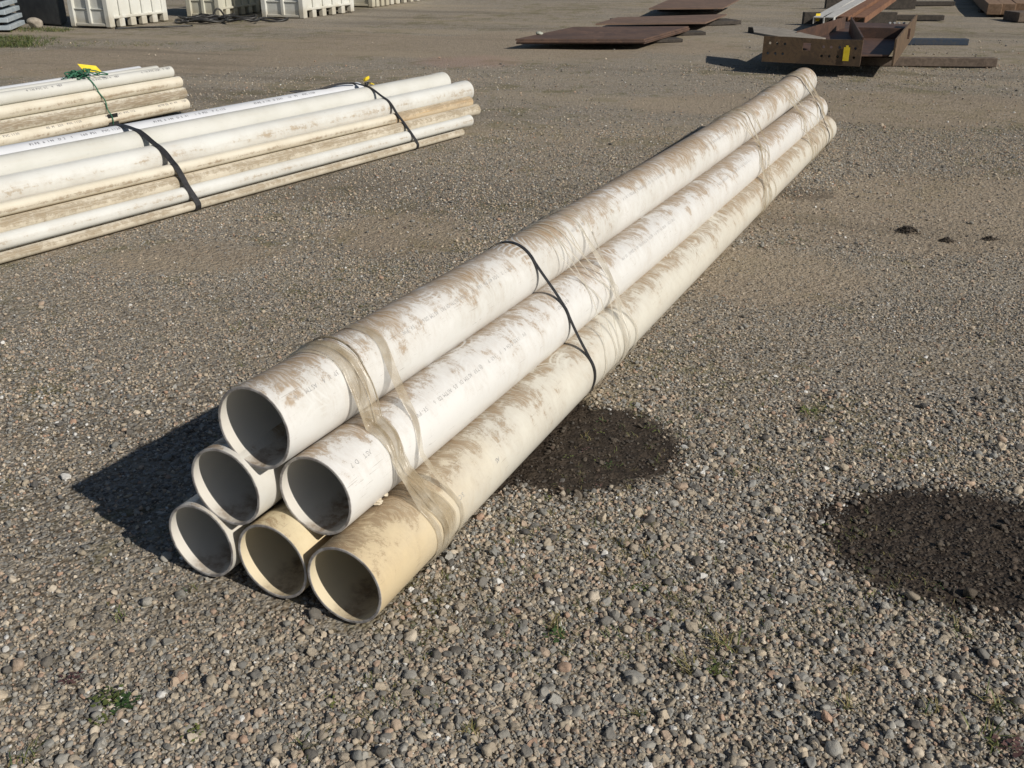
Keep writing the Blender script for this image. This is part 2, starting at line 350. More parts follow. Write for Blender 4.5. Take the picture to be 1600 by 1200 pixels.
def make_pipe(name, path, r, wall, mats, seg=72, bell=None, t0=0.0, parent=None, wob=0.0):
    """open tube along path; uv = (metres along, turns round from the top); outside, inside, cut edge"""
    P = np.asarray(path, float); n = len(P)
    T = np.gradient(P, axis=0); T /= np.linalg.norm(T, axis=1)[:, None]
    S = np.cross(T, ZZ); S /= np.linalg.norm(S, axis=1)[:, None]; W = np.cross(S, T)
    a = np.linspace(-np.pi, np.pi, seg + 1)
    ln = np.concatenate([[0], np.cumsum(np.linalg.norm(np.diff(P, axis=0), axis=1))]) + t0
    ro = np.full(n, r)
    if bell: ro = ro + bell[1] * np.clip((ln - (ln[-1] - bell[0])) / .02, 0, 1)
    dirs = np.sin(a)[None, :, None] * S[:, None, :] + np.cos(a)[None, :, None] * W[:, None, :]
    och = .0012
    out = P[:, None] + ro[:, None, None] * dirs; inn = P[:, None] + (ro - wall)[:, None, None] * dirs
    if wob:
        f = 1 + wob * (np.sin(2 * a + 1) * .6 + np.sin(3 * a) * .3)
        out = P[:, None] + (ro[:, None] * f)[:, :, None] * dirs; inn = P[:, None] + ((ro - wall)[:, None] * f)[:, :, None] * dirs
    V = [out.reshape(-1, 3), inn.reshape(-1, 3)]; m = seg + 1; F = []; uv = []; fm = []; sm = []
    un = a / (2 * np.pi)
    for i in range(n - 1):
        for j in range(seg):
            F.append((i * m + j, i * m + j + 1, (i + 1) * m + j + 1, (i + 1) * m + j)); uv += [(ln[i], un[j]), (ln[i], un[j + 1]), (ln[i + 1], un[j + 1]), (ln[i + 1], un[j])]; fm.append(0); sm.append(True)
    b = n * m
    for i in range(n - 1):
        for j in range(seg):
            F.append((b + i * m + j, b + (i + 1) * m + j, b + (i + 1) * m + j + 1, b + i * m + j + 1)); uv += [(ln[i], un[j]), (ln[i + 1], un[j]), (ln[i + 1], un[j + 1]), (ln[i], un[j + 1])]; fm.append(1); sm.append(True)
    b = 2 * n * m
    for e, (i, sg) in enumerate(((0, -1), (n - 1, 1))):
        # cut edge with a small chamfer, slightly ragged
        rag = 1 + .0 * a
        ring = [P[i] + ro[i] * dirs[i], P[i] + (ro[i] - och) * dirs[i] + T[i] * sg * och, P[i] + (ro[i] - wall + och) * dirs[i] + T[i] * sg * och, P[i] + (ro[i] - wall) * dirs[i]]
        if wob:
            f = (1 + wob * (np.sin(2 * a + 1) * .6 + np.sin(3 * a) * .3))[:, None]
            ring = [P[i] + ro[i] * dirs[i] * f, P[i] + (ro[i] - och) * dirs[i] * f + T[i] * sg * och, P[i] + (ro[i] - wall + och) * dirs[i] * f + T[i] * sg * och, P[i] + (ro[i] - wall) * dirs[i] * f]
        for q in ring: V.append(q)
        for rr in range(3):
            for j in range(seg):
                f4 = (b + rr * m + j, b + (rr + 1) * m + j, b + (rr + 1) * m + j + 1, b + rr * m + j + 1)
                if sg > 0: f4 = f4[::-1]
                F.append(f4); uv += [(ln[i], un[j])] * 4; fm.append(2); sm.append(False)
        b += 4 * m
    return build(name, np.vstack(V), F, mats, parent, smooth=sm, uv=uv, fmat=fm)

# printed line of small characters following the pipe
FONT_CACHE = {}
def glyph_mesh(ch):
    if ch not in FONT_CACHE:
        cu = bpy.data.curves.new('t', 'FONT'); cu.body = ch; cu.size = 1.0; cu.resolution_u = 2
        ob = bpy.data.objects.new('t', cu); COL.objects.link(ob)
        dg = bpy.context.evaluated_depsgraph_get(); me = bpy.data.meshes.new_from_object(ob.evaluated_get(dg))
        V = np.array([v.co[:] for v in me.vertices]).reshape(-1, 3); F = [tuple(p.vertices) for p in me.polygons]
        bpy.data.objects.remove(ob); bpy.data.meshes.remove(me); bpy.data.curves.remove(cu)
        FONT_CACHE[ch] = (V, F)
    return FONT_CACHE[ch]
def print_line(parent, ptfun, r, ang, strings, size, step=.62, flip=True, eps=.0006, keep=.82, ink='ink'):
    """strings: list of (t start, text); ang in turns from the top toward the camera side"""
    rs = random.Random(int(ang * 1e4) + len(strings))
    for t0, s in strings:
        mb = MB()
        for i, ch in enumerate(s):
            if ch == ' ' or rs.random() > keep: continue
            gv, gf = glyph_mesh(ch)
            if len(gv) == 0: continue
            x = gv[:, 0] * size; y = gv[:, 1] * size
            t = t0 + i * size * step * 1.0 + x if not flip else t0 + (len(s) - i) * size * step - x
            av = ang * 2 * np.pi + (y if flip else -y) / r
            P = ptfun(t); Pn = ptfun(t + .01); T = Pn - P; T /= np.linalg.norm(T, axis=1)[:, None]
            S = np.cross(T, ZZ); S /= np.linalg.norm(S, axis=1)[:, None]; W = np.cross(S, T)
            V = P + (r + eps) * (np.sin(av)[:, None] * S + np.cos(av)[:, None] * W)
            mb.add(V, gf)
        if mb.n: mb.go('printed_text', M[ink], parent)

W1, W2 = (.72, .72, .71), (.64, .64, .615); C1, C2 = (.67, .65, .58), (.62, .55, .40)
near_mats = {
    'P1': pvc('pvc_near_top', W1, W2, 1.3, -.12, .21, 1.42, .35),
    'P2': pvc('pvc_near_middle_back', W2, (.55, .52, .45), 4.1, -.05, .22, .9, .2),
    'P3': pvc('pvc_near_middle', W1, (.70, .70, .69), 7.7, -.10, .20, 1.10, .4),
    'P4': pvc('pvc_near_bottom_back', W2, (.50, .46, .38), 9.2, .0, .2, .8, .2),
    'P5': pvc('pvc_near_bottom_middle', (.70, .61, .42), (.62, .52, .33), 12.4, -.10, .22, .9, .2, yellow=.3),
    'P6': pvc('pvc_near_bottom_front', C1, (.62, .60, .54), 15.8, -.09, .20, 1.22, .3, yellow=.08, dirt=(.33, .235, .14), dirt2=(.19, .135, .08), neary=.7)}
inner_w = pvc_inner('pvc_inside_white', (.62, .60, .555), 2.0); inner_c = pvc_inner('pvc_inside_cream', (.66, .58, .42), 5.0)
near_lab = {
    'P1': 'dusty white plastic pipe on top of the near stack, mud along its crown',
    'P2': 'white plastic pipe of the middle row, mostly hidden, on the left',
    'P3': 'white plastic pipe of the middle row on the open right side, under the top pipe',
    'P4': 'bottom pipe at the shaded left corner of the near stack, its mouth furthest left',
    'P5': 'yellowed bottom pipe in the middle of the near stack, between two other mouths',
    'P6': 'cream bottom pipe at the front right of the near stack, lying on the gravel'}
PIPES = {}
for key, a in NEAR.items():
    L = a[7]; ts = np.concatenate([np.arange(0, L - .05, .1), [L]])
    ob = make_pipe('plastic_pipe', near_pt(key, ts), R1, .0078, [near_mats[key], inner_c if key in ('P5', 'P6') else inner_w, M['rim']], wob=.006)
    tag(ob, near_lab[key], 'pipe', 'large plastic pipes in the near stack'); PIPES[key] = ob
TXT = 'PVC 1120 SCH 40 PR 160 PSI @ 73F ASTM D1785 ASTM D2665 NSF-PW'
print_line(PIPES['P1'], lambda t: near_pt('P1', t), R1, .125, [(.06, '3PSI 40 ASTM D26'), (.55, TXT), (1.75, '160 PSI ASTM'), (2.3, TXT), (3.6, TXT)], .018)
print_line(PIPES['P3'], lambda t: near_pt('P3', t), R1, .115, [(.05, 'ASTM D17'), (.36, TXT), (1.30, '@ 73F NSF'), (1.95, TXT), (3.4, TXT)], .018)
print_line(PIPES['P6'], lambda t: near_pt('P6', t), R1, .17, [(.40, 'SCH'), (.62, 'AST')], .02, keep=.6)

# ---- wrapping that goes round the whole stack
def hull2(P):
    P = sorted(map(tuple, P)); 
    def half(Q):
        h = []
        for p in Q:
            while len(h) > 1 and (h[-1][0] - h[-2][0]) * (p[1] - h[-2][1]) - (h[-1][1] - h[-2][1]) * (p[0] - h[-2][0]) <= 0: h.pop()
            h.append(p)
        return h
    a, b = half(P), half(P[::-1]); return np.array(a[:-1] + b[:-1])
def hull_path(circles, eps, n=220):
    a = np.linspace(0, 2 * np.pi, 96, endpoint=False); pts = []
    for (s, z, r) in circles: pts += list(zip(s + (r + eps) * np.cos(a), z + (r + eps) * np.sin(a)))
    H = hull2(pts); H2 = np.vstack([H, H[:1]]); d = np.concatenate([[0], np.cumsum(np.linalg.norm(np.diff(H2, axis=0), axis=1))])
    q = np.linspace(0, d[-1], n, endpoint=False); return np.stack([np.interp(q, d, H2[:, 0]), np.interp(q, d, H2[:, 1])], 1)
def near_circles(t):
    out = []
    for key in NEAR:
        p = near_pt(key, t - NEAR[key][1])[0]; out.append((p @ SS, p[2], R1))
    return out
def wrap(name, t1, t3, t6, width, amp, mat, across=9, eps=.0015, thick=0.0, seed=0, twist=0.0, wmin=1.0, n=220, zmin=-.006, tube=False, dip=(.0, .0)):
    """closed band round the stack; t1,t3,t6 = place along the stack at the top, middle and bottom pipe of the open side"""
    tb = NEAR['P1'][1]; base = near_circles(tb + t3); H = hull_path(base, eps, n)
    sc0 = H[:, 0].mean(); z = H[:, 1]
    side = np.clip((H[:, 0] - sc0) / .12 + .5, 0, 1)
    tr = np.interp(z, [.06, .14, .30, .38, .56], [t6, t6, t3, (t3 + t1) / 2, t1]); tl = np.interp(z, [0, .58], [t6, t1])
    t = tr * side + tl * (1 - side); rs = np.random.default_rng(seed)
    # corrugation: folds running along the band
    ph = rs.uniform(0, 6.28, 8); th = np.linspace(0, 2 * np.pi, n, endpoint=False)
    t = t + .006 * np.sin(3 * th + ph[0]) * min(1, width * 20) + .004 * np.sin(7 * th + ph[1])
    T = np.roll(H, -1, 0) - np.roll(H, 1, 0); T /= np.linalg.norm(T, axis=1)[:, None]; N = np.stack([T[:, 1], -T[:, 0]], 1)
    if (N * (H - H.mean(0))).sum() < 0: N = -N
    dpt = side * (dip[0] * np.clip(1 - np.abs(z - .405) / .10, 0, 1) ** 1.3 + dip[1] * np.clip(1 - np.abs(z - .205) / .10, 0, 1) ** 1.3)
    H = H - N * dpt[:, None]
    for _ in range(3):
        for (cs, cz, cr) in base:      # keep the film outside every pipe
            dv = H - np.array([cs, cz]); dl = np.linalg.norm(dv, axis=1); k_ = dl < cr + .0025
            H[k_] = np.array([cs, cz]) + dv[k_] / dl[k_, None] * (cr + .0025)
    wv = width * (wmin + (1 - wmin) * (.5 + .5 * np.sin(4 * th + ph[2])))
    rows = []
    for j in range(across):
        f = j / (across - 1) - .5
        hgt = amp * (.5 + .5 * np.sin(j * 2.4 + ph[3] + 1.3 * np.sin(2 * th + ph[4] + j * .5))) * (1 + .3 * np.sin(9 * th + j * 1.7))
        hgt = hgt if 0 < j < across - 1 else hgt * .15
        tj = t + f * wv + twist * f * np.sin(2 * th + ph[5])
        s = H[:, 0] + N[:, 0] * hgt; zz = np.maximum(H[:, 1] + N[:, 1] * hgt, zmin)
        rows.append(SS * s[:, None] + DD * (tb + tj)[:, None] + ZZ * zz[:, None])
    if thick:
        for j in range(across)[::-1]:
            f = j / (across - 1) - .5; tj = t + f * wv
            s = H[:, 0] + N[:, 0] * thick; zz = np.maximum(H[:, 1] + N[:, 1] * thick, zmin - .001)
            rows.append(SS * s[:, None] + DD * (tb + tj)[:, None] + ZZ * zz[:, None])
    A = np.stack(rows, 0); nr = len(rows); V = A.reshape(-1, 3); F = []
    for j in range(nr if thick else nr - 1):
        j2 = (j + 1) % nr
        for i in range(n): F.append((j * n + i, j * n + (i + 1) % n, j2 * n + (i + 1) % n, j2 * n + i))
    return V, F
def wrap_thing(name, parts, mat, label, cat, smooth=True):
    if len(parts) == 1: ob = build(name, parts[0][0], parts[0][1], mat, None, smooth); tag(ob, label, cat); return ob
    V0 = parts[0][0]; ob = empty(name, (V0[:, 0].mean(), V0[:, 1].mean(), 0)); tag(ob, label, cat)
    for V, F in parts: build('film_strand', V, F, mat, ob, smooth)
    return ob
# black strap round the waist of the stack
wrap_thing('strap', [wrap('', 1.385, 1.385, 1.385, .017, 0, None, 2, .0015, .0016)], M['strap'], 'black plastic strap round the waist of the near white pipe stack', 'strap', False)
wrap_thing('strap', [wrap('', 6.32, 6.24, 6.28, .014, 0, None, 2, .0015, .0016, 3)], M['strap'], 'thin black strap round the far end of the near white pipe stack', 'strap', False)
# stretch film
wrap_thing('stretch_film', [wrap('', .275, .235, .285, .040, .006, None, 13, .001, 0, 11, .02, .6, dip=(.030, .004)), wrap('', .310, .250, .300, .034, .006, None, 11, .003, 0, 15, .02, .6, dip=(.034, .0)),
           wrap('', .335, .262, .330, .020, .006, None, 9, .004, 0, 17, .02, .5, dip=(.036, .002)), wrap('', .245, .225, .262, .016, .005, None, 7, .002, 0, 18, .02, .5, dip=(.026, .006)), wrap('', .29, .245, .31, .007, .003, None, 5, .008, 0, 19, .0, .8, dip=(.030, .0))], M['film'],
           'wide crumpled dirty film band round the near mouths of the pipe stack', 'stretch film')
wrap_thing('stretch_film', [wrap('', .445, .335, .385, .030, .003, None, 7, .002, 0, 21, .01, .75)], M['film'],
           'narrow smooth film band just behind the wide crumpled band near the pipe mouths', 'stretch film')
wrap_thing('stretch_film', [wrap('', 1.54, 1.66, 1.60, .010, .004, None, 5, .002, 0, 30, 0, .8), wrap('', 1.90, 1.78, 1.84, .014, .006, None, 5, .004, 0, 37, .01, .6), wrap('', 1.66, 1.83, 1.70, .012, .005, None, 5, .005, 0, 36, 0, .7), wrap('', 1.62, 1.60, 1.50, .011, .004, None, 5, .002, 0, 31, 0, .8), wrap('', 1.72, 1.74, 1.64, .008, .004, None, 5, .002, 0, 32, 0, .8),
           wrap('', 1.82, 1.80, 1.72, .040, .006, None, 9, .002, 0, 33, .02, .5), wrap('', 1.60, 1.78, 1.76, .010, .004, None, 5, .003, 0, 34, 0, .8)], M['film_clear'],
           'clear film ropes wound round the pipe stack just beyond the black waist strap', 'stretch film')
wrap_thing('stretch_film', [wrap('', 4.62, 4.32, 4.15, .035, .007, None, 7, .002, 0, 41, .02, .5), wrap('', 4.45, 4.42, 4.40, .012, .005, None, 5, .002, 0, 42, 0, .8),
           wrap('', 4.55, 4.25, 4.28, .016, .006, None, 5, .002, 0, 45, 0, .7), wrap('', 4.35, 4.52, 4.22, .014, .006, None, 5, .002, 0, 46, 0, .7), wrap('', 4.80, 4.38, 4.10, .014, .006, None, 5, .002, 0, 47, 0, .7), wrap('', 4.72, 4.50, 4.05, .012, .005, None, 5, .003, 0, 43, 0, .8)], M['film'],
           'twisted film ropes round the pipe stack about two thirds of the way back', 'stretch film')
wrap_thing('stretch_film', [wrap('', 5.80, 5.62, 5.60, .025, .006, None, 7, .002, 0, 51, .02, .5), wrap('', 6.45, 6.10, 6.15, .03, .007, None, 7, .002, 0, 52, .02, .5), wrap('', 5.95, 5.85, 5.9, .010, .004, None, 5, .002, 0, 53, 0, .8),
           wrap('', 6.40, 6.36, 6.05, .012, .004, None, 5, .002, 0, 54, 0, .8), wrap('', 5.6, 5.75, 5.7, .014, .006, None, 5, .002, 0, 57, 0, .7), wrap('', 5.85, 5.5, 5.8, .012, .006, None, 5, .002, 0, 58, 0, .7), wrap('', 6.55, 6.28, 6.40, .035, .010, None, 7, .002, 0, 59, .03, .4), wrap('', 5.70, 6.02, 6.0, .010, .004, None, 5, .003, 0, 55, 0, .8)], M['film'],
           'loose film ropes bunched round the far end of the pipe stack', 'stretch film')

# ------------------------------------------------------------------ lumps of rock
def ico(sub=2):
    t = (1 + 5 ** .5) / 2
    V = [(-1, t, 0), (1, t, 0), (-1, -t, 0), (1, -t, 0), (0, -1, t), (0, 1, t), (0, -1, -t), (0, 1, -t), (t, 0, -1), (t, 0, 1), (-t, 0, -1), (-t, 0, 1)]
    F = [(0, 11, 5), (0, 5, 1), (0, 1, 7), (0, 7, 10), (0, 10, 11), (1, 5, 9), (5, 11, 4), (11, 10, 2), (10, 7, 6), (7, 1, 8), (3, 9, 4), (3, 4, 2), (3, 2, 6), (3, 6, 8), (3, 8, 9), (4, 9, 5), (2, 4, 11), (6, 2, 10), (8, 6, 7), (9, 8, 1)]
    V = [np.array(v) / np.linalg.norm(v) for v in V]
    for _ in range(sub):
        c = {}; G = []
        def m(a, b):
            key = (min(a, b), max(a, b))
            if key not in c: q = V[a] + V[b]; V.append(q / np.linalg.norm(q)); c[key] = len(V) - 1
            return c[key]
        for a, b, d in F: ab, bd, da = m(a, b), m(b, d), m(d, a); G += [(a, ab, da), (b, bd, ab), (d, da, bd), (ab, bd, da)]
        F = G
    return np.array(V), F
ICO2 = ico(2); ICO3 = ico(3)
def rock(rs, angular=.5, src=None, cuts=9):
    V, F = src or ICO2; V = V.copy()
    for _ in range(cuts):
        nrm = rs.normal(size=3); nrm /= np.linalg.norm(nrm); d = rs.uniform(.55, .95) if angular > .5 else rs.uniform(.75, 1.0)
        q = V @ nrm - d; V -= nrm * (np.maximum(q, 0) * min(1, angular + .4))[:, None]
    ph = rs.uniform(0, 6, 6)
    V *= (1 + .06 * np.sin(3 * V[:, :1] + ph[0]) + .06 * np.sin(4 * V[:, 1:2] + ph[1]) + .05 * np.sin(5 * V[:, 2:] + ph[2]))
    return V, F

# ------------------------------------------------------------------ the two farther bundles
small_mats = [pvc('pvc_small_%s' % n, b1, b2, s, v0, vw, am, 0, streak=1.0, yellow=ye, dirt=d1, dirt2=d2, arc=.0, lon=True) for n, b1, b2, s, v0, vw, am, ye, d1, d2 in (
    ('bright_white', (.68, .70, .74), (.62, .64, .68), 31, -.3, .1, .3, 0, (.4, .33, .24), (.25, .2, .15)),
    ('white', (.64, .64, .61), (.57, .57, .53), 33, -.10, .14, .80, 0, (.40, .36, .29), (.27, .24, .19)),
    ('white_scuffed', (.68, .69, .67), (.62, .62, .59), 35, .22, .09, .35, 0, (.42, .33, .22), (.25, .2, .15)),
    ('cream', (.70, .66, .56), (.65, .60, .49), 37, .27, .10, .55, .08, (.34, .25, .16), (.20, .15, .10)),
    ('tan', (.60, .50, .35), (.54, .45, .33), 39, .14, .15, .95, .5, (.36, .28, .18), (.22, .17, .12)),
    ('dirty_white', (.64, .59, .49), (.58, .53, .43), 41, .16, .16, .85, .08, (.34, .27, .18), (.20, .16, .11)),
    ('muddy', (.66, .63, .54), (.60, .56, .47), 43, .22, .12, 1.5, 0, (.30, .24, .16), (.20, .155, .11)))]
BW, WH, SC, CR, TN, DW, MU = small_mats
def solve_t(base, d, px):
    ts = np.linspace(0, 14, 2801); q = proj(base + ts[:, None] * d); return ts[np.abs(q[:, 0] - px).argmin()]
def bundle(yaw, perp, rows, length, shift=0.0, lift=0.0):
    d = np.array([math.sin(yaw), math.cos(yaw), 0]); n = np.array([math.cos(yaw), -math.sin(yaw), 0]); res = []
    for (s, z, r, endpx, mat, label, bell, wallf, bow) in rows:
        base = -n * (perp - shift) + n * s + ZZ * (z + lift)
        te = solve_t(base, d, endpx) if endpx > 0 else -endpx
        ts = np.concatenate([np.arange(te - length, te - .3, .3), np.linspace(te - .29, te, 8)])
        x = (ts - te) / length
        path = base + ts[:, None] * d + ZZ * (bow * 4 * x * (1 + x))[:, None]
        ob = make_pipe('plastic_pipe', path, r, max(.004, r * .07), [mat, inner_w, M['rim']], seg=32, bell=bell)
        res.append((ob, base, te, s, z + lift, r, label))
    return d, n, res

Y2 = math.radians(33.5); PERP2 = 4.973; SH2 = .095
rows2 = [
    (0.00, .028, .028, 722, DW, 'thin white pipe lowest at the front of the middle bundle, on the gravel', None, 1, 0),
    (-.062, .092, .045, 733, SC, 'muddy white pipe just above the thin lowest pipe of the middle bundle', (.10, .004), 1, 0),
    (-.127, .150, .045, 744, DW, 'tan speckled pipe reaching furthest right in the middle bundle', (.07, .003), 1, 0),
    (-.192, .213, .044, 733, TN, 'brown stained pipe tucked right under the big scuffed pipe of the middle bundle', (.07, .003), 1, 0),
    (-.306, .282, .084, 728, SC, 'big white pipe with a scuffed collar end in the middle bundle', (.16, .004), 1, 0),
    (-.458, .358, .084, 692, WH, 'big smooth white pipe at the crown of the middle bundle', (.16, .004), 1, 0),
    (-.626, .372, .083, 560, BW, 'bright bluish white pipe with a printed line on the far crown of the middle bundle', None, 1, 0),
    (-.105, .045, .045, 700, CR, None, None, 1, 0), (-.235, .085, .084, 690, WH, None, None, 1, 0), (-.405, .085, .084, 690, WH, None, None, 1, 0),
    (-.575, .085, .084, 690, WH, None, None, 1, 0), (-.480, .190, .06, 690, WH, None, None, 1, 0), (-.655, .220, .07, 690, WH, None, None, 1, 0), (-.345, .185, .022, 690, WH, None, None, 1, 0)]
rows2.insert(4, (-.150, .232, .036, 613, CR, 'cream pipe ending at the right hand strap of the middle bundle', (.06, .003), 1, 0))
d2, n2, B2 = bundle(Y2, PERP2, rows2, 6.3, SH2)
for ob, base, te, s, z, r, label in B2:
    tag(ob, label or 'white pipe buried inside the middle bundle', 'pipe', 'pipes of the middle bundle' if label else 'hidden pipes inside the middle bundle')
def bprint(item, d, ang, size, t_from, t_to, text, keep=.8):
    ob, base, te = item[0], item[1], item[2]; fun = lambda t: base + np.atleast_1d(t)[:, None] * d
    t = t_from; S = []
    while t < t_to: S.append((t, text)); t += len(text) * size * .62 + .25
    print_line(ob, fun, item[5], ang, S, size, flip=False, keep=keep, ink='ink2', eps=.0015)
bprint(B2[7], d2, .10, .027, B2[7][2] - 5.5, B2[7][2] - .8, 'PIPE 6 IN  D 2241   160 PSI  PVC 1120', .85)

Y3 = math.radians(27.4); PERP3 = 7.177
rows3 = [
    (0.0, .105, .059, 291, CR, 'lowest white pipe on the near side of the far left bundle, with printed marks', None, 1, 0),
    (-.050, .214, .059, 287, MU, 'pipe with a long mud streak, second from the bottom of the far left bundle', None, 1, 0),
    (-.085, .330, .059, 280, CR, 'clean cream pipe third from the bottom of the far left bundle', None, 1, 0),
    (-.140, .438, .059, 266, WH, 'printed white pipe on the near upper edge of the far left bundle', None, 1, 0),
    (-.262, .445, .059, 245, WH, 'white pipe second back on the crown of the far left bundle', None, 1, 0),
    (-.384, .447, .059, 218, BW, 'short white pipe furthest back on the crown of the far left bundle', None, 1, 0)]
for s, z in ((-.122, .105), (-.244, .105), (-.366, .105), (-.172, .214), (-.294, .214), (-.210, .330), (-.332, .330)): rows3.append((s, z, .059, 255, WH, None, None, 1, 0))
rows3 = [(a_[0] * .87, .100 + (a_[1] - .105) * .87, .051) + a_[3:] for a_ in rows3]
d3, n3, B3 = bundle(Y3, PERP3, rows3, 6.2, .10, -.02)
for ob, base, te, s, z, r, label in B3:
    tag(ob, label or 'white pipe buried inside the far left bundle', 'pipe', 'pipes of the far left bundle' if label else 'hidden pipes inside the far left bundle')
bprint(B3[0], d3, .15, .030, B3[0][2] - 3.4, B3[0][2] - .25, 'ASTM D2241 PVC 1120', .8)
bprint(B3[3], d3, .15, .030, B3[3][2] - 3.4, B3[3][2] - .2, '4 IN PVC SCH 40 NSF', .8)

def band(d, n, items, base_perp_pt, t, width, thick, mat, name, label, cat, eps=.003, zmin=-.006, rope=False, wig=0.0, lean=0.0, parent=None):
    circ = [(it[3], it[4], it[5]) for it in items if it[2] > t]
    H = hull_path(circ, eps, 160); T = np.roll(H, -1, 0) - np.roll(H, 1, 0); T /= np.linalg.norm(T, axis=1)[:, None]; N = np.stack([T[:, 1], -T[:, 0]], 1)
    if (N * (H - H.mean(0))).sum() < 0: N = -N
    th = np.linspace(0, 2 * np.pi, 160, endpoint=False); tt = t + wig * np.sin(5 * th) + wig * .7 * np.sin(11 * th + 1) + lean * (H[:, 1] - .2)
    pts = lambda h, f: base_perp_pt + n * (H[:, 0] + N[:, 0] * h)[:, None] + d * (tt + f)[:, None] + ZZ * np.maximum(H[:, 1] + N[:, 1] * h, zmin)[:, None]
    mb = MB()
    if rope: mb.tube(pts(width / 2, 0), width / 2, 6, closed=True)
    else:
        A = np.vstack([pts(0, -width / 2), pts(0, width / 2), pts(thick, width / 2), pts(thick, -width / 2)]); m = 160; F = []
        for j in range(4):
            for i in range(m): F.append((j * m + i, j * m + (i + 1) % m, ((j + 1) % 4) * m + (i + 1) % m, ((j + 1) % 4) * m + i))
        mb.add(A, F)
    ob = mb.go(name, mat, parent, rope)
    if label: tag(ob, label, cat)
    return ob, H
base2 = -n2 * (PERP2 - SH2); base3 = -n3 * (PERP3 - .10)
tA = solve_t(base2 + n2 * -.458 + ZZ * .44, d2, 212); tB = solve_t(base2 + n2 * -.458 + ZZ * .44, d2, 573)
band(d2, n2, B2, base2, tA, .042, .003, M['strap'], 'strap', 'wide black strap at the left of the middle bundle of pipes', 'strap', wig=.004)
band(d2, n2, B2, base2, tB, .026, .004, M['strap'], 'strap', 'black strap at the right end of the middle bundle, tied with a yellow tag', 'strap', wig=.005)
M['yellow'] = simple('yellow_tag', (.75, .55, .02), (.85, .66, .05), 15, .5, .15, .002)
M['green'] = simple('green_twine', (.02, .11, .06), (.04, .17, .10), 60, .7, .3, .002)
# loose tail of the strap and its yellow tag
top = base2 + d2 * tB - n2 * .46 + ZZ * .448
mb = MB(); q = []
for i in range(26):
    f = i / 25; q.append(top + d2 * (-.02 - .62 * f) + n2 * (-.10 - .1 * f) + ZZ * (.012 + .014 * math.sin(f * 7) - .0 * f))
mb.tube(q, np.interp(np.linspace(0, 1, 26), [0, .5, .9, 1], [.006, .010, .013, .004]), 6)
for s_ in range(4): mb.tube([top + d2 * .02 * math.sin(a_ + s_) + n2 * .015 * math.cos(a_ * 1.3 + s_) + ZZ * (.012 + .012 * math.sin(a_ * 2 + s_)) for a_ in np.linspace(0, 5, 12)], .006, 5)
tag(mb.go('strap_tail', M['strap'], None, True), 'loose black strap tail and knot lying on the crown of the middle bundle', 'strap')
mb = MB(); mb.frame(top + ZZ * .03 - d2 * .03 - n2 * .01, d2 * .05 + ZZ * .012, n2 * .035 + ZZ * .01, ZZ * .028, 0, .008); mb.frame(top + ZZ * .018 + d2 * .02, d2 * .04 - ZZ * .015, n2 * .03, ZZ * .006)
tag(mb.go('tag', M['yellow']), 'small yellow tag on the strap knot of the middle bundle', 'tag')
# far left bundle: green twine with a knot, yellow label, black rubber block
tG = solve_t(base3 - n3 * .03 + ZZ * .2, d3, 160)
band(d3, n3, B3, base3, tG, .011, 0, M['green'], 'twine', 'green twine tied round the far left bundle of pipes', 'twine', rope=True, wig=.008, lean=-.12, zmin=.01)
tK = solve_t(base3 - n3 * .17 + ZZ * .435, d3, 132); kp = base3 + d3 * tK - n3 * .17 + ZZ * .438; mb = MB(); rs = random.Random(4)
for i in range(16):
    c0 = kp + np.array([rs.uniform(-.14, .13), rs.uniform(-.06, .06), rs.uniform(-.015, .02)]); ph = rs.uniform(0, 6)
    mb.tube([c0 + np.array([.055 * math.cos(a_ + ph) + .02 * math.sin(2 * a_), .035 * math.sin(a_ * 1.2), .024 * math.sin(a_ + i) + .012]) for a_ in np.linspace(0, rs.uniform(3, 6), 12)], .0055, 5)
for i in range(5): mb.tube([kp + np.array([-.05 - .2 * f + .02 * math.sin(f * 9 + i), .03 * i - .05, .0 - .055 * f + .02 * math.sin(5 * f + i)]) for f in np.linspace(0, 1, 10)], .0045, 5)
tag(mb.go('twine_knot', M['green'], None, True), 'tangled green twine knot on the crown of the far left bundle', 'twine')
a = kp + d3 * .03 - n3 * .03 + ZZ * .035; mb = MB(); mb.frame(a, d3 * .15 + n3 * .05 - ZZ * .03, -d3 * .015 + ZZ * .058 - n3 * .05, np.array([.001, -.003, .003]))
tag(mb.go('tag', M['yellow']), 'yellow label tucked under the green twine on the far left bundle', 'tag')
a = base3 + d3 * (tG + .02) + n3 * .045; mb = MB(); mb.frame(a - d3 * .05 + ZZ * GZ, d3 * .11, -n3 * .5, ZZ * .082, 0, .006); mb.frame(a - d3 * .05 + n3 * .003 + ZZ * .02, d3 * .11, -n3 * .01, ZZ * .11, 0, .003)
tag(mb.go('rubber_block', M['hose']), 'black rubber block under the far left bundle below the green twine', 'block')
a = a - d3 * 4.2; mb = MB(); mb.frame(a - d3 * .05 + ZZ * GZ - n3 * .05, d3 * .11, -n3 * .45, ZZ * .082, 0, .006)
tag(mb.go('rubber_block', M['hose']), 'black rubber block under the far left bundle at its hidden left end', 'block')

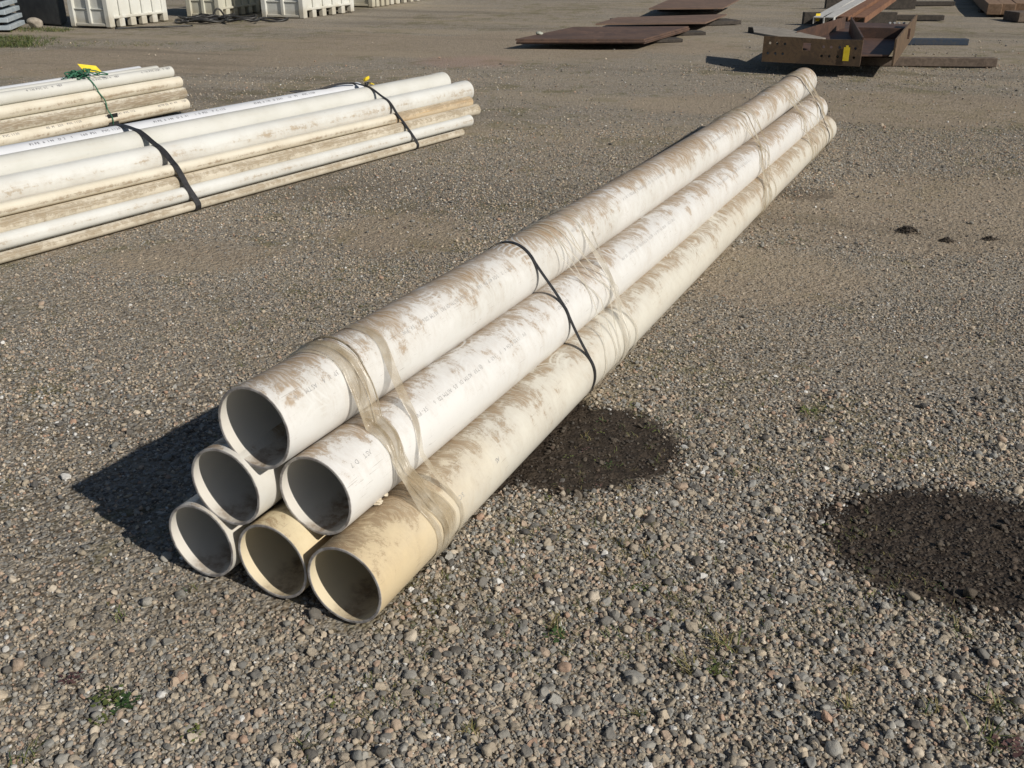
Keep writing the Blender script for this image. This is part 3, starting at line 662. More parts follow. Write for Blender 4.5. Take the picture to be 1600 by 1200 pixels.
# ------------------------------------------------------------------ steel plates, girder, channels, timbers
def rust(name, c1, c2, c3, scale=6, rough=.75, metal=.0):
    k = NT(name); o = k.obj(); n = k.noise(o, scale, 9, .75, .9); n2_ = k.noise(o, scale * 7, 5, .6)
    c = k.mix(k.sm(n, .42, .56), c1, c2); c = k.mix(k.math('MULTIPLY', k.sm(k.noise(o, scale * 2.3, 6, .7, w=4.0), .56, .66), .6), c, tuple(q * 1.7 for q in c2)); c = k.mix(k.math('MULTIPLY', k.sm(n2_, .5, .7), .6), c, c3); k.col(c); k.rough(rough); k.b.inputs['Metallic'].default_value = metal
    k.bump(n2_, .4, .003); return k.m
M['plate'] = rust('rusty_plate', (.085, .052, .04), (.125, .075, .053), (.06, .042, .036), 1.6)
M['plate2'] = rust('rusty_plate_brown', (.13, .085, .062), (.165, .105, .075), (.10, .07, .055), 2)
M['girder'] = rust('girder_steel', (.06, .036, .028), (.10, .055, .038), (.045, .032, .028), 4, .6)
M['girder2'] = rust('girder_end_steel', (.085, .056, .034), (.13, .083, .046), (.055, .038, .027), 5)
M['greysteel'] = rust('grey_steel', (.22, .20, .17), (.30, .27, .23), (.16, .12, .09), 5)
M['chan_light'] = rust('pale_channel_steel', (.42, .42, .41), (.50, .50, .49), (.25, .2, .16), 5)
M['chan_rust'] = rust('rusty_channel_steel', (.15, .07, .04), (.22, .11, .06), (.10, .05, .03), 5)
def wood(name, c1, c2):
    k = NT(name); o = k.obj(); n = k.noise(k.n('ShaderNodeTexCoord').outputs['Generated'], 7, 6, .6); n3_ = k.noise(o, 18, 6, .7, .5)
    k.col(k.mix(k.sm(n3_, .3, .7), c1, c2)); k.rough(.85); k.bump(n3_, .5, .004); return k.m
M['timber'] = wood('weathered_timber', (.075, .055, .042), (.15, .115, .09)); M['timber_dark'] = wood('dark_timber', (.03, .026, .022), (.07, .058, .048))
M['timber_blue'] = wood('blue_painted_timber', (.02, .04, .075), (.05, .055, .065)); M['timber_end'] = wood('sawn_timber', (.16, .10, .06), (.26, .17, .11))

def timber(u0, v0, u1, v1, hpx_z, wid, mat, label, zt=None, group='timbers under the steel'):
    """squared timber: front bottom edge from pixel (u0,v0) to (u1,v1) on the ground"""
    a, b = at(u0, v0, GZ), at(u1, v1, GZ); mb = MB(); dd = b - a; nrm = np.array([-dd[1], dd[0], 0]); nrm /= np.linalg.norm(nrm)
    mb.frame(a, dd, nrm * wid, ZZ * hpx_z, 0, .006); ob = mb.go('timber', mat); tag(ob, label, 'timber', group); return ob
timber(1330, 103, 1557, 105, .105, .13, M['timber'], 'long brown timber nearest the camera, sticking out right from under the girder')
timber(1345, 70, 1513, 71, .09, .14, M['timber_blue'], 'timber with worn blue paint sticking out right of the girder')
timber(1330, 31, 1475, 32, .09, .16, M['timber_dark'], 'dark timber behind the far end of the girder')
timber(1375, 9, 1492, 9, .09, .16, M['timber_dark'], 'dark timber far back behind the channels')
timber(990, 68, 1067, 66, .05, .3, M['timber_dark'], 'short dark timber under the front rusty plate stack')
timber(1040, 56, 1103, 55, .05, .3, M['timber_dark'], 'short dark timber between the first and second rusty plates')
timber(1085, 41, 1158, 38, .07, .5, M['timber_dark'], 'wide dark timber right of the second rusty plate')
timber(1168, 51, 1230, 60, .09, .06, M['timber_dark'], 'dark timber stub sticking out left of the girder')

def slab(name, pix, z, th, mat, label, cat, group=None, layers=1):
    P = np.array([at(u, v, z + th) for u, v in pix]); P[:, 2] = z; root = empty(name, (*P[:, :2].mean(0), GZ)); tag(root, label, cat, group)
    for i in range(layers):
        mb = MB(); j = np.array([rng.uniform(-.015, .015), rng.uniform(-.02, .02), 0]); t1 = th / layers
        mb.prism(P + j + ZZ * (i * t1), t1 - (.003 if i < layers - 1 else 0)); mb.go('sheet', mat, root)
    return root
slab('steel_plate', [(806, 61), (1007, 61), (1077, 41), (897, 42)], .055, .070, M['plate'], 'nearest stack of dark rusty steel plates lying low on timbers', 'steel plates', 'stacks of steel plate', 3)
slab('steel_plate', [(932, 37), (1104, 35), (1137, 22), (966, 27)], .10, .025, M['plate2'], 'brown rusty steel plate in the middle of the three flat stacks', 'steel plates', 'stacks of steel plate', 1)
slab('steel_plate', [(1013, 13), (1129, 12), (1156, -2), (1050, -3)], .16, .025, M['plate2'], 'farthest brown steel plate, cut by the top edge of the photo', 'steel plates', 'stacks of steel plate', 1)
for (u0, v0, u1, v1, hz) in ((940, 40, 1110, 40, .085), (1016, 21, 1125, 20, .14)):
    a, b = at(u0 + 14, v0 - 3, GZ), at(u1 - 10, v1 - 4, GZ); mb = MB(); dd = b - a; nr = np.array([-dd[1], dd[0], 0]) / np.linalg.norm(dd)
    mb.frame(a, dd, nr * .12, ZZ * hz, 0, .005); tag(mb.go('timber', M['timber_dark']), 'dark timber hidden under the front edge of the %s' % ('second rusty plate' if hz < .1 else 'farthest rusty plate'), 'timber', 'timbers under the steel')
mb = MB(); V, F = rock(np.random.default_rng(3), .6); p_ = at(843, 54, .125); mb.add(V * [.055, .05, .035] + p_ + [0, 0, .02], F)
tag(mb.go('stone', simple('pale_green_stone', (.30, .32, .27), (.40, .41, .36), 20), None, True), 'pale stone lying on the nearest rusty plate stack', 'stone')

# girder lying on its side across the timbers
gr = empty('steel_girder', at(1330, 90, GZ)); tag(gr, 'rusty fabricated steel girder with bolt holes and a yellow tag, lying on timbers', 'girder')
def plate_holes(name, o, ex, ez, w_, h_, th, holes, squares, mat, parent):
    cu = bpy.data.curves.new(name, 'CURVE'); cu.dimensions = '2D'; cu.fill_mode = 'BOTH'; cu.extrude = th / 2
    def poly(P):
        s = cu.splines.new('POLY'); s.points.add(len(P) - 1); s.use_cyclic_u = True
        for i, q in enumerate(P): s.points[i].co = (q[0], q[1], 0, 1)
    poly([(0, 0), (w_, 0), (w_, h_), (w_ * .62, h_ * .97), (w_ * .3, h_), (0, h_)])
    for (x, y, r) in holes: poly([(x + r * math.cos(a_), y + r * math.sin(a_)) for a_ in np.linspace(0, -2 * np.pi, 14, endpoint=False)])
    for (x, y, a_, b_) in squares: poly([(x - a_, y - b_), (x - a_, y + b_), (x + a_, y + b_), (x + a_, y - b_)])
    ob = bpy.data.objects.new('tmp', cu); COL.objects.link(ob); dg = bpy.context.evaluated_depsgraph_get(); me = bpy.data.meshes.new_from_object(ob.evaluated_get(dg))
    V = np.array([v.co[:] for v in me.vertices]); F = [tuple(p.vertices) for p in me.polygons]; bpy.data.objects.remove(ob); bpy.data.meshes.remove(me); bpy.data.curves.remove(cu)
    ey = np.cross(ez, ex); return build(name, np.asarray(o) + V[:, :1] * ex + V[:, 1:2] * ez + V[:, 2:] * ey, F, mat, parent)
fl, fr = at(1190, 96, .13), at(1343, 104, .13); gw = np.linalg.norm(fr - fl); ex = (fr - fl) / gw; gh = .29; gback = np.cross(ZZ, ex)
def gx(u): return (u - 107) / (668 - 107) * gw
def gy(v, u): return (1 - (v - (237 + (u - 107) * .05)) / 118) * gh
hl = [(gx(u), gy(v, u), .016) for u, v in ((146, 270), (188, 272), (233, 276), (139, 316), (183, 318), (226, 320), (455, 292), (498, 294), (545, 296), (450, 333), (493, 335), (540, 337), (632, 302), (630, 343))]
plate_holes('end_plate', fl, ex, ZZ, gw, gh, .02, hl, [(gx(360), gy(290, 360), .045, .042)], M['girder2'], gr)
fr2 = at(1392, 104, .13); bk = at(1429, 37, .30); bk[2] = .13
mb = MB(); dv = bk - fr2; sdv = np.array([dv[1], -dv[0], 0]); sdv /= np.linalg.norm(sdv); mb.frame(fr2, dv, sdv * .022, ZZ * .30, 0, .002); mb.go('side_flange', M['girder2'], gr)
wz = .235; Wp = [at(u, v, wz) for u, v in ((1196, 84), (1342, 89), (1344, 88), (1389, 88), (1423, 40), (1300, 35), (1243, 52))]
Wp[0] = fl + gback * .02 + ZZ * (wz - fl[2]); Wp[1] = fr + gback * .02 + ZZ * (wz - fr[2])
mb = MB(); mb.prism(Wp[::-1] if False else Wp, .018); mb.go('web', M['girder'], gr)
mb = MB(); a = fr + gback * .015 + ZZ * .02; b = at(1331, 30, .42); b[2] = a[2]; dv2 = b - a; mb.frame(a - ex * .02, dv2, ex * .022, ZZ * .30, 0, .002); mb.go('stiffener', M['girder'], gr)
mb = MB(); a = at(1245, 48, .42); b = at(1322, 25, .42); a[2] = b[2] = wz + .019; mb.frame(a, b - a, gback * .02, ZZ * .16, 0, .002); mb.go('side_flange', M['girder'], gr)
mb = MB(); a = at(1338, 38, .42); b = at(1424, 40, .42); a[2] = b[2] = wz + .019; mb.frame(a, b - a, gback * .02, ZZ * .13, 0, .002); e_pl = mb.go('end_plate', M['girder'], gr)
M['bolt'] = simple('bare_bolt_steel', (.45, .45, .45), (.6, .6, .6), 20, .35, 0, metal=.6)
for u in (1390, 1397, 1404, 1412):
    c0 = at(u, 36, .33); mb = MB(); mb.tube([c0, c0 + np.array([0, -.03, .004])], .016, 6); mb.go('bolt', M['bolt'], gr)
P = [at(u, v, .38) for u, v in ((1178, 52), (1176, 42), (1226, 46), (1262, 55), (1290, 61), (1282, 63), (1235, 62))]; mb = MB(); mb.prism(P, .014); mb.go('bent_plate', M['greysteel'], gr)
mb = MB(); a = fl + ex * gx(570) - gback * .022 + ZZ * gy(356, 580); mb.frame(a, ex * .068, gback * .002, ZZ * .150 - ex * .0, 0); mb.frame(a + ex * .02 + ZZ * .150, ex * .03, gback * .002, ZZ * .02)
tag(mb.go('tag', M['yellow']), 'tall yellow tag hanging on the end plate of the rusty girder', 'tag')

# steel channels behind the girder
chd0 = [((1288, 27), (1342, -6)), ((1303, 27), (1362, -6)), ((1326, 26), (1378, -6)), ((1352, 27), (1400, -6))]
chl = ['leftmost pale steel channel of the four behind the girder', 'second pale steel channel from the left behind the girder', 'third channel behind the girder, rusty with a pale edge', 'rightmost rusty steel channel behind the girder']
for i, ((u0, v0), (u1, v1)) in enumerate(chd0):
    a, b = at(u0, v0, .30), at(u1, v1, .30); dv = b - a; dv /= np.linalg.norm(dv); b = a + dv * 6.0; sdv = np.array([dv[1], -dv[0], 0]); a = a - ZZ * .10; b = b - ZZ * .10
    L_ = b - a; wd = .17
    prof = [(0, 0), (.012, 0), (.012, .088), (wd - .012, .088), (wd - .012, 0), (wd, 0), (wd, .10), (0, .10)]
    P = np.array([a - sdv * wd + sdv * x + ZZ * y for x, y in prof]); mb = MB()
    n_ = len(P); mb.add(np.vstack([P, P + L_]), [(0, 1, 2, 7), (2, 3, 6, 7), (3, 4, 5, 6)] + [(8, 15, 10, 9), (10, 15, 14, 11), (11, 14, 13, 12)] + [(k_, k_ + n_, (k_ + 1) % n_ + n_, (k_ + 1) % n_) for k_ in range(n_)])
    tag(mb.go('steel_channel', M['chan_light'] if i < 2 else M['chan_rust']), chl[i], 'steel channel', 'steel channels behind the girder')
for (u0, u1, v_) in ((1255, 1400, 38), (1290, 1430, 14)):
    a, b = at(u0, v_, GZ), at(u1, v_, GZ); mb = MB(); mb.frame(a, b - a, (0, .12, 0), ZZ * .205, 0, .005)
    tag(mb.go('timber', M['timber_dark']), 'dark timber carrying the %s of the four steel channels' % ('near ends' if v_ > 20 else 'middle'), 'timber', 'timbers under the steel')
mb = MB(); a = at(1273, 33, .22); mb.frame(a, (.075, .01, 0), (0, .003, 0), (.012, 0, .115)); tag(mb.go('tag', M['yellow']), 'small yellow tag hanging at the near end of the pale steel channels', 'tag')

# squared timbers at the upper right
for i, (u, v) in enumerate(((1541, 22), (1562, 22), (1584, 21))):
    a = at(u, v, .06); a[2] = .05; b = at(u - 32, -10, .05); dv = b - a; dv[2] = 0; dv /= np.linalg.norm(dv); sdv = np.array([dv[1], -dv[0], 0]); mb = MB()
    mb.frame(a, sdv * .26, dv * 6, ZZ * .20, 0, .008)
    tag(mb.go('timber', [M['timber_end'], M['timber_end'], M['timber_end']][i]), ['leftmost of the three brown beams at the upper right corner', 'middle one of the three brown beams at the upper right corner', 'rightmost of the three brown beams at the upper right corner'][i], 'timber', 'brown beams at the upper right')
a, b = at(1545, 22, GZ), at(1640, 20, GZ); mb = MB(); mb.frame(a + [0, .4, 0], b - a, (0, .12, 0), ZZ * .058, 0, .004); tag(mb.go('timber', M['timber_dark']), 'dark timber beneath the three brown beams', 'timber', 'timbers under the steel')
a = at(1590, 35, GZ); mb = MB(); mb.frame(a, (1.2, .1, 0), (-.05, .5, 0), ZZ * .17, 0, .01); tag(mb.go('timber', M['timber']), 'thick timber block cut off by the right edge of the photo', 'timber')

# ------------------------------------------------------------------ white bulk bins in the background
def plastic(name, c1, c2):
    k = NT(name); o = k.obj(); n = k.noise(o, 3, 6, .6); sp_ = k.n('ShaderNodeSeparateXYZ'); k.l(o, sp_.inputs[0])
    low = k.math('ADD', k.sm(sp_.outputs[2], .35, 0.0), k.math('MULTIPLY', k.math('SUBTRACT', n, .5), 1.6))
    k.col(k.mix(k.math('MULTIPLY', k.sm(low, .3, 1.1), .6), k.mix(k.sm(n, .3, .7), c1, c2), (.38, .33, .24))); k.rough(.5); return k.m
M['bin'] = plastic('white_bin_plastic', (.66, .67, .64), (.60, .60, .55)); M['bin2'] = plastic('cream_bin_plastic', (.56, .56, .48), (.50, .49, .41))
M['shadow'] = simple('dark_shadow_tone', (.10, .10, .095), (.15, .145, .135), 4, .9, .3, .01)  # dark colour stands for the shade beside the first bin
def bulk_bin(corner, ang, wf, ls, hgt, mat, label):
    """corner = front right foot, wf along the short face to the left, ls along the long side going back"""
    v = np.array([math.cos(ang), math.sin(ang), 0]); u = np.array([-math.sin(ang), math.cos(ang), 0]) ; c0 = np.array([corner[0], corner[1], GZ])
    root = empty('bulk_bin', c0 + u * wf / 2 + v * ls / 2); tag(root, label, 'bulk bin', 'white bulk bins in the background')
    B = lambda x, y, z: c0 + u * x + v * y + ZZ * z
    mb = MB(); mb.frame(B(.045, .045, .14), u * (wf - .09), v * (ls - .09), ZZ * (hgt - .14)); mb.go('body', mat, root)
    # corner posts, rails and ribs stand proud of the body
    def one(nm, *a):
        mb = MB(); mb.frame(*a); return mb.go(nm, mat, root)
    for x in (0, wf - .13):
        for y in (0, ls - .13): one('corner_post', B(x, y, .0), u * .13, v * .13, ZZ * hgt, 0, .02)
    nr = 5
    for i in range(1, nr):
        y = i * (ls - .1) / nr
        for x in (.0, wf - .04): one('rib', B(x + .004, y, .16), u * .036, v * .05, ZZ * (hgt - .165), 0, .01)
    for y in (0, ls - .045): one('rib', B((wf - .08) / 2, y + .003, .05), u * .08, v * .042, ZZ * (hgt - .055), 0, .012)
    for x in (.006, wf - .106): one('rail', B(x, .13, .145), u * .10, v * (ls - .26), ZZ * .045, 0, .008)
    for y in (.006, ls - .052):
        one('rail', B(.13, y, .02), u * (wf - .26), v * .045, ZZ * .05, 0, .008); one('rail', B(.13, y + .01, .30), u * (wf - .26), v * .034, ZZ * .02, 0, .004)
        one('skirt', B(.13, y + .025 if y < .1 else y - .004, .07), u * (wf - .26), v * .02, ZZ * .22)
    for x in (.008, wf - .058): one('rail', B(x, .13, hgt - .07), u * .05, v * (ls - .26), ZZ * .066, 0, .008)
    for y in (.008, ls - .058): one('rail', B(.13, y, hgt - .07), u * (wf - .26), v * .05, ZZ * .066, 0, .008)
    for i in range(1, 5):
        y = i * (ls - .1) / 5
        for x in (.009, wf - .109): one('foot', B(x, y - .04, 0), u * .10, v * .14, ZZ * .145, 0, .01)
    return root
def seg_ang(p, q): a, b = at(*p), at(*q); return a, math.atan2(b[1] - a[1], b[0] - a[0]), np.linalg.norm(b - a)
aC, angA, lA = seg_ang((174, 43), (277, 32)); bulk_bin(aC, math.radians(70), .92, 1.62, 1.25, M['bin'], 'clean white bulk bin at the far left beside the dark concrete block')
aC, angB, lB = seg_ang((345, 27), (382, 17)); bulk_bin(aC, math.radians(72), .80, 1.5, 1.25, M['bin2'], 'yellowed bulk bin in shade between the two clean white bins')
aC, angC, lC = seg_ang((476, 29), (556, 17)); bulk_bin(aC, math.radians(69), 1.0, 2.0, 1.25, M['bin'], 'clean white bulk bin right of the black hose heap')
bulk_bin(at(583, 11), math.radians(69), 1.1, 1.3, 1.25, M['bin2'], 'cream bulk bin just behind and right of the second clean white bin')
bulk_bin(at(612, 7), math.radians(69), 1.1, 1.9, 1.25, M['bin'], 'farthest bulk bin at the right end of the row, only its feet in view')
bulk_bin(at(415, 22) + [-.1, .9, 0], math.radians(72), 1.0, 1.5, 1.25, M['bin2'], 'cream bulk bin seen in the gap left of the second clean white bin')
# dark block, boards, lump, hose heap
a, b = at(28, 33, GZ), at(96, 40, GZ); mb = MB(); mb.frame(a, b - a, (-.3, 1.0, 0), (0, 0, 1.0), 0, .02); tag(mb.go('shadow_block', M['shadow']), 'big dark concrete block left of the first white bulk bin', 'block')  # dark box in place of a bin's shadow on a wall
M['paleblue'] = simple('pale_blue_paint', (.36, .42, .47), (.45, .50, .54), 8, .5, .1)
bs = at(19, 50, GZ); 
for i in range(5):
    mb = MB(); z = .03 + i * .125; mb.frame(bs + [-1.6, -.05, z], (1.6 - .02 * i, .02, 0), (-.3, 1.2, 0), ZZ * .075, 0, .006)
    tag(mb.go('board', M['paleblue']), ['lowest', 'second lowest', 'third from the bottom', 'fourth from the bottom', 'topmost'][i] + ' pale blue board of the stack at the upper left edge', 'board', 'pale blue boards at the left edge')
    for j in range(2):
        mb = MB(); mb.frame(bs + [-1.3 + 1.0 * j, .05, z - .05 if i else GZ], (.09, 0, 0), (-.25, 1.0, 0), ZZ * (.048 if i else .038), 0)
        tag(mb.go('spacer', M['timber_dark']), 'dark spacer stick between the pale blue boards at the left edge', 'spacer', 'spacer sticks between the pale blue boards')
mb = MB(); V, F = rock(np.random.default_rng(8), .8, ICO3); mb.add(V * [.15, .11, .11] + at(57, 44, GZ) + [0, 0, .08], F)
tag(mb.go('stone', simple('pale_lump', (.26, .23, .19), (.36, .32, .27), 14, .9, .4, .01), None, True), 'pale rock lump at the foot of the dark concrete block', 'stone')
mb = MB(); rs = random.Random(12); hc = at(360, 35, GZ)
for i in range(14):
    cx, cy = hc[0] + rs.uniform(-.75, .75), hc[1] + rs.uniform(-.2, .45); ra, rb = rs.uniform(.25, .5), rs.uniform(.15, .3); ph = rs.uniform(0, 6)
    mb.tube([(cx + ra * math.cos(a_), cy + rb * math.sin(a_), GZ + .03 + .02 * (i % 4) + .02 * math.sin(3 * a_ + i)) for a_ in np.linspace(ph, ph + rs.uniform(3, 6), 24)], .022, 6)
c0 = at(332, 30, 0); c1 = at(352, 29, 0)
mb.tube([c0 * (1 - f) + c1 * f * 1.0 + ZZ * (.03 + .16 * math.sin(f * math.pi)) + (c1 - c0) * .0 for f in np.linspace(0, 1, 16)], .018, 6)
c0 = at(180, 45.5, 0); c1 = at(300, 41, 0); mb.tube([c0 * (1 - f) + c1 * f + np.array([0, .05 * math.sin(f * 7), .01]) for f in np.linspace(0, 1, 30)], .018, 6)
tag(mb.go('hose', M['hose'], None, True), 'heap of black hose on the ground between the white bulk bins', 'hose')

# ------------------------------------------------------------------ small dark heaps of dirt
def dirt_mat(n, a, b): return simple(n, a, b, 30, .95, .6, .006)
M['clod'] = dirt_mat('dark_dirt_clods', (.025, .02, .016), (.085, .068, .052))
for i, (u, v, wpx, lab) in enumerate(((1418, 362, 40, 'largest dark dirt heap on the right hand side of the yard'), (1479, 377, 26, 'middle dark dirt heap right of the largest one'), (1546, 374, 24, 'flat rightmost dark dirt heap'))):
    c0 = at(u, v, GZ); wm = wpx / 2 / (proj(c0 + [1, 0, 0])[0, 0] - proj(c0)[0, 0]); mb = MB(); rs = np.random.default_rng(40 + i)
    for j in range(130):
        q = rs.normal(size=2) * .46; rr = wm * rs.uniform(.05, .17) * (1.3 - min(1, np.hypot(*q))); rr = max(rr, .004); V, F = rock(rs, .8, ico(1))
        mb.add(V * rr * [1.1, 1, .8] + c0 + [q[0] * wm, q[1] * wm * .8, max(0, (1 - np.hypot(*q)) * wm * .42 * rs.uniform(.3, 1.1)) + rr * .3], F)
    tag(mb.go('dirt_heap', M['clod'], None, True), lab, 'dirt heap', 'small dirt heaps')
mb = MB(); c0 = near_pt('P3', .16)[0] + SS * .075 - ZZ * .075; rs = np.random.default_rng(5)
for j in range(5):
    V, F = rock(rs, .9, ico(1)); mb.add(V * rs.uniform(.008, .016) * [1.6, 1.2, .5] + c0 + DD * rs.uniform(-.035, .03) + SS * rs.uniform(-.012, .012) + ZZ * rs.uniform(-.004, .008), F)
tag(mb.go('mud_crumbs', simple('pale_dry_mud', (.50, .43, .33), (.60, .54, .43), 40)), 'pale dried mud crumbs wedged between the front two pipes near their mouths', 'mud')

# ------------------------------------------------------------------ gravel: every stone a real stone, instanced on one object
def scatter(y0, y1, dens):
    xm = lambda y: .80 * y + .55
    A = 2 * xm(y1) * (y1 - y0); n = int(A * dens); x = rng.uniform(-xm(y1), xm(y1), n); y = rng.uniform(y0, y1, n); k_ = np.abs(x) < xm(y); return x[k_], y[k_]
PX, PY, PR, PZ = [], [], [], []
def addst(y0, y1, dens, r0, r1, fieldw=1.0, zoff=.0, powr=2.0):
    x, y = scatter(y0, y1, dens); f = fbm(x, y, 5, 1.1); coarse = np.clip(.60 - fieldw * .45 + (f * .42) + .25 * (3.2 - y) / 2.0 * fieldw + .04 * x, .10, 1.3)
    k_ = rng.uniform(0, 1, len(x)) < coarse * (1 - .86 * bare_at(x, y)); x, y = x[k_], y[k_]; r = r0 + (r1 - r0) * rng.uniform(0, 1, len(x)) ** powr
    PX.append(x); PY.append(y); PR.append(r); PZ.append(np.full(len(x), zoff))
addst(1.0, 3.0, 24000, .0026, .0052, .2)
addst(3.0, 5.0, 15000, .0030, .0058, .25)
addst(5.0, 8.5, 5200, .0036, .0070, .2)
addst(8.5, 13.0, 700, .0050, .0095, .2)
addst(1.0, 3.4, 8200, .0046, .0090, .55)
addst(3.4, 5.6, 3000, .0048, .0095, .8)
addst(5.6, 10.0, 520, .0060, .0120, .6)
addst(10.0, 16.0, 110, .008, .017, .5)
addst(1.0, 3.2, 1150, .0080, .0155, .7, powr=2.2)
addst(3.2, 5.5, 130, .0085, .015, .6, powr=2.5)
addst(5.5, 11.0, 14, .010, .020, .4, powr=2.5)
addst(1.0, 2.6, 26, .015, .022, .4, powr=2)
x = np.concatenate(PX); y = np.concatenate(PY); r = np.concatenate(PR)
# keep stones out of the pipes that rest on the ground
sN = x * SS[0] + y * SS[1]; tN = x * DD[0] + y * DD[1]
bad = (sN > -1.669 - .10) & (sN < -1.2206 + .10) & (tN > 1.50) & (tN < 8.3) & ~((sN < -1.66) & (tN < 1.53))
for key in ('P4', 'P5', 'P6'): 
    ds = np.abs(sN - NEAR[key][0]); bad &= True
lim = np.minimum.reduce([np.abs(sN - NEAR[k_][0]) for k_ in ('P4', 'P5', 'P6')])
bad = bad & (lim < .055 + r)
s2 = (x - base2[0]) * n2[0] + (y - base2[1]) * n2[1]; bad |= (s2 > -.66) & (s2 < .02) & (y < 8.7)
wet = np.zeros(len(x))
for (wx, wy, wa, wb) in WET:
    d = np.hypot((x - wx) / wa, (y - wy) / wb) + .075 * fbm(x, y, 9, 4) + .04 * fbm(x, y, 10, 17); wet = np.maximum(wet, np.clip((1.08 + rng.normal(0, .07, len(x)) - d) / .16, 0, 1))
drop = (wet > .5) & (rng.uniform(0, 1, len(x)) < .80) & (r < .03)
keep = ~bad & ~drop; x, y, r, wet = x[keep], y[keep], r[keep], wet[keep]
n = len(x); print('stones', n)
flat = rng.uniform(.5, .95, n); sx = r * rng.uniform(.85, 1.3, n); sy = r * rng.uniform(.75, 1.1, n); sz = r * flat
z = gz(x, y) + sz * rng.uniform(.15, .75, n)
me = bpy.data.meshes.new('gravel'); me.vertices.add(n); me.vertices.foreach_set('co', np.stack([x, y, z], 1).astype(np.float32).ravel())
def attr(name, ty, data, f):
    a_ = me.attributes.new(name, ty, 'POINT'); a_.data.foreach_set(f, np.asarray(data, dtype=np.float32).ravel() if ty != 'INT' else np.asarray(data, dtype=np.int32))
attr('rot', 'FLOAT_VECTOR', np.stack([rng.normal(0, .3, n), rng.normal(0, .3, n), rng.uniform(0, 6.283, n)], 1), 'vector')
attr('scl', 'FLOAT_VECTOR', np.stack([sx, sy, sz], 1), 'vector'); attr('pick', 'INT', rng.integers(0, 12, n), 'value')
attr('tint', 'FLOAT', rng.uniform(0, 1, n), 'value'); attr('wet', 'FLOAT', wet, 'value'); attr('dust', 'FLOAT', np.clip(.5 + .35 * fbm(x, y, 21, 2.0) + rng.normal(0, .2, n), 0, 1), 'value')
me.update()
k = NT('gravel_stones'); 
def inst(nm): q = k.n('ShaderNodeAttribute', attribute_type='INSTANCER', attribute_name=nm); return q.outputs['Fac']
ti, we, du = inst('tint'), inst('wet'), inst('dust'); o_ = k.obj()
c = k.ramp(ti, [(0, (0.084, 0.084, 0.085)), (.09, (0.161, 0.165, 0.164)), (.20, (0.237, 0.240, 0.228)), (.32, (0.373, 0.320, 0.253)), (.43, (0.307, 0.311, 0.299)), (.53, (0.448, 0.384, 0.295)), (.64, (0.522, 0.394, 0.295)), (.73, (0.401, 0.394, 0.365)), (.82, (0.598, 0.504, 0.383)), (.90, (0.691, 0.604, 0.487)), (.95, (0.467, 0.311, 0.226)), (.98, (0.800, 0.800, 0.782))], 'CONSTANT')
nn = k.noise(o_, 2.2, 5, .65, w=k.math('MULTIPLY', ti, 50)); n4 = k.noise(o_, 9, 3, .6, w=k.math('MULTIPLY', ti, 90))
c = k.mix(k.math('MULTIPLY', k.sm(nn, .42, .62), .40), c, k.mix(.5, c, (.20, .16, .115)))
c = k.mix(k.math('MULTIPLY', k.sm(n4, .58, .70), .35), c, (.55, .51, .45))
c = k.mix(k.math('MULTIPLY', du, .40), c, (.26, .232, .19))
c = k.mix(k.math('MULTIPLY', we, .96), c, k.mix(.10, (.040, .030, .023), c)); k.col(c)
k.rough(k.math('SUBTRACT', .85, k.math('MULTIPLY', we, .25))); k.b.inputs['Specular IOR Level'].default_value = .3; k.bump(n4, .35, .1)
M['stone'] = k.m; me.materials.append(k.m)
ob = bpy.data.objects.new('gravel', me); COL.objects.link(ob); tag(ob, 'loose grey and tan gravel covering the yard', 'gravel', kind='stuff')
ng = bpy.data.node_groups.new('gravel', 'GeometryNodeTree'); ng.interface.new_socket('Geometry', in_out='INPUT', socket_type='NodeSocketGeometry'); ng.interface.new_socket('Geometry', in_out='OUTPUT', socket_type='NodeSocketGeometry')
G = ng.nodes; LK = ng.links.new; gi = G.new('NodeGroupInput'); go = G.new('NodeGroupOutput')
def named(nm, ty): q = G.new('GeometryNodeInputNamedAttribute'); q.data_type = ty; q.inputs[0].default_value = nm; return [s for s in q.outputs if s.enabled][0]
join = G.new('GeometryNodeGeometryToInstance'); prs = np.random.default_rng(77)
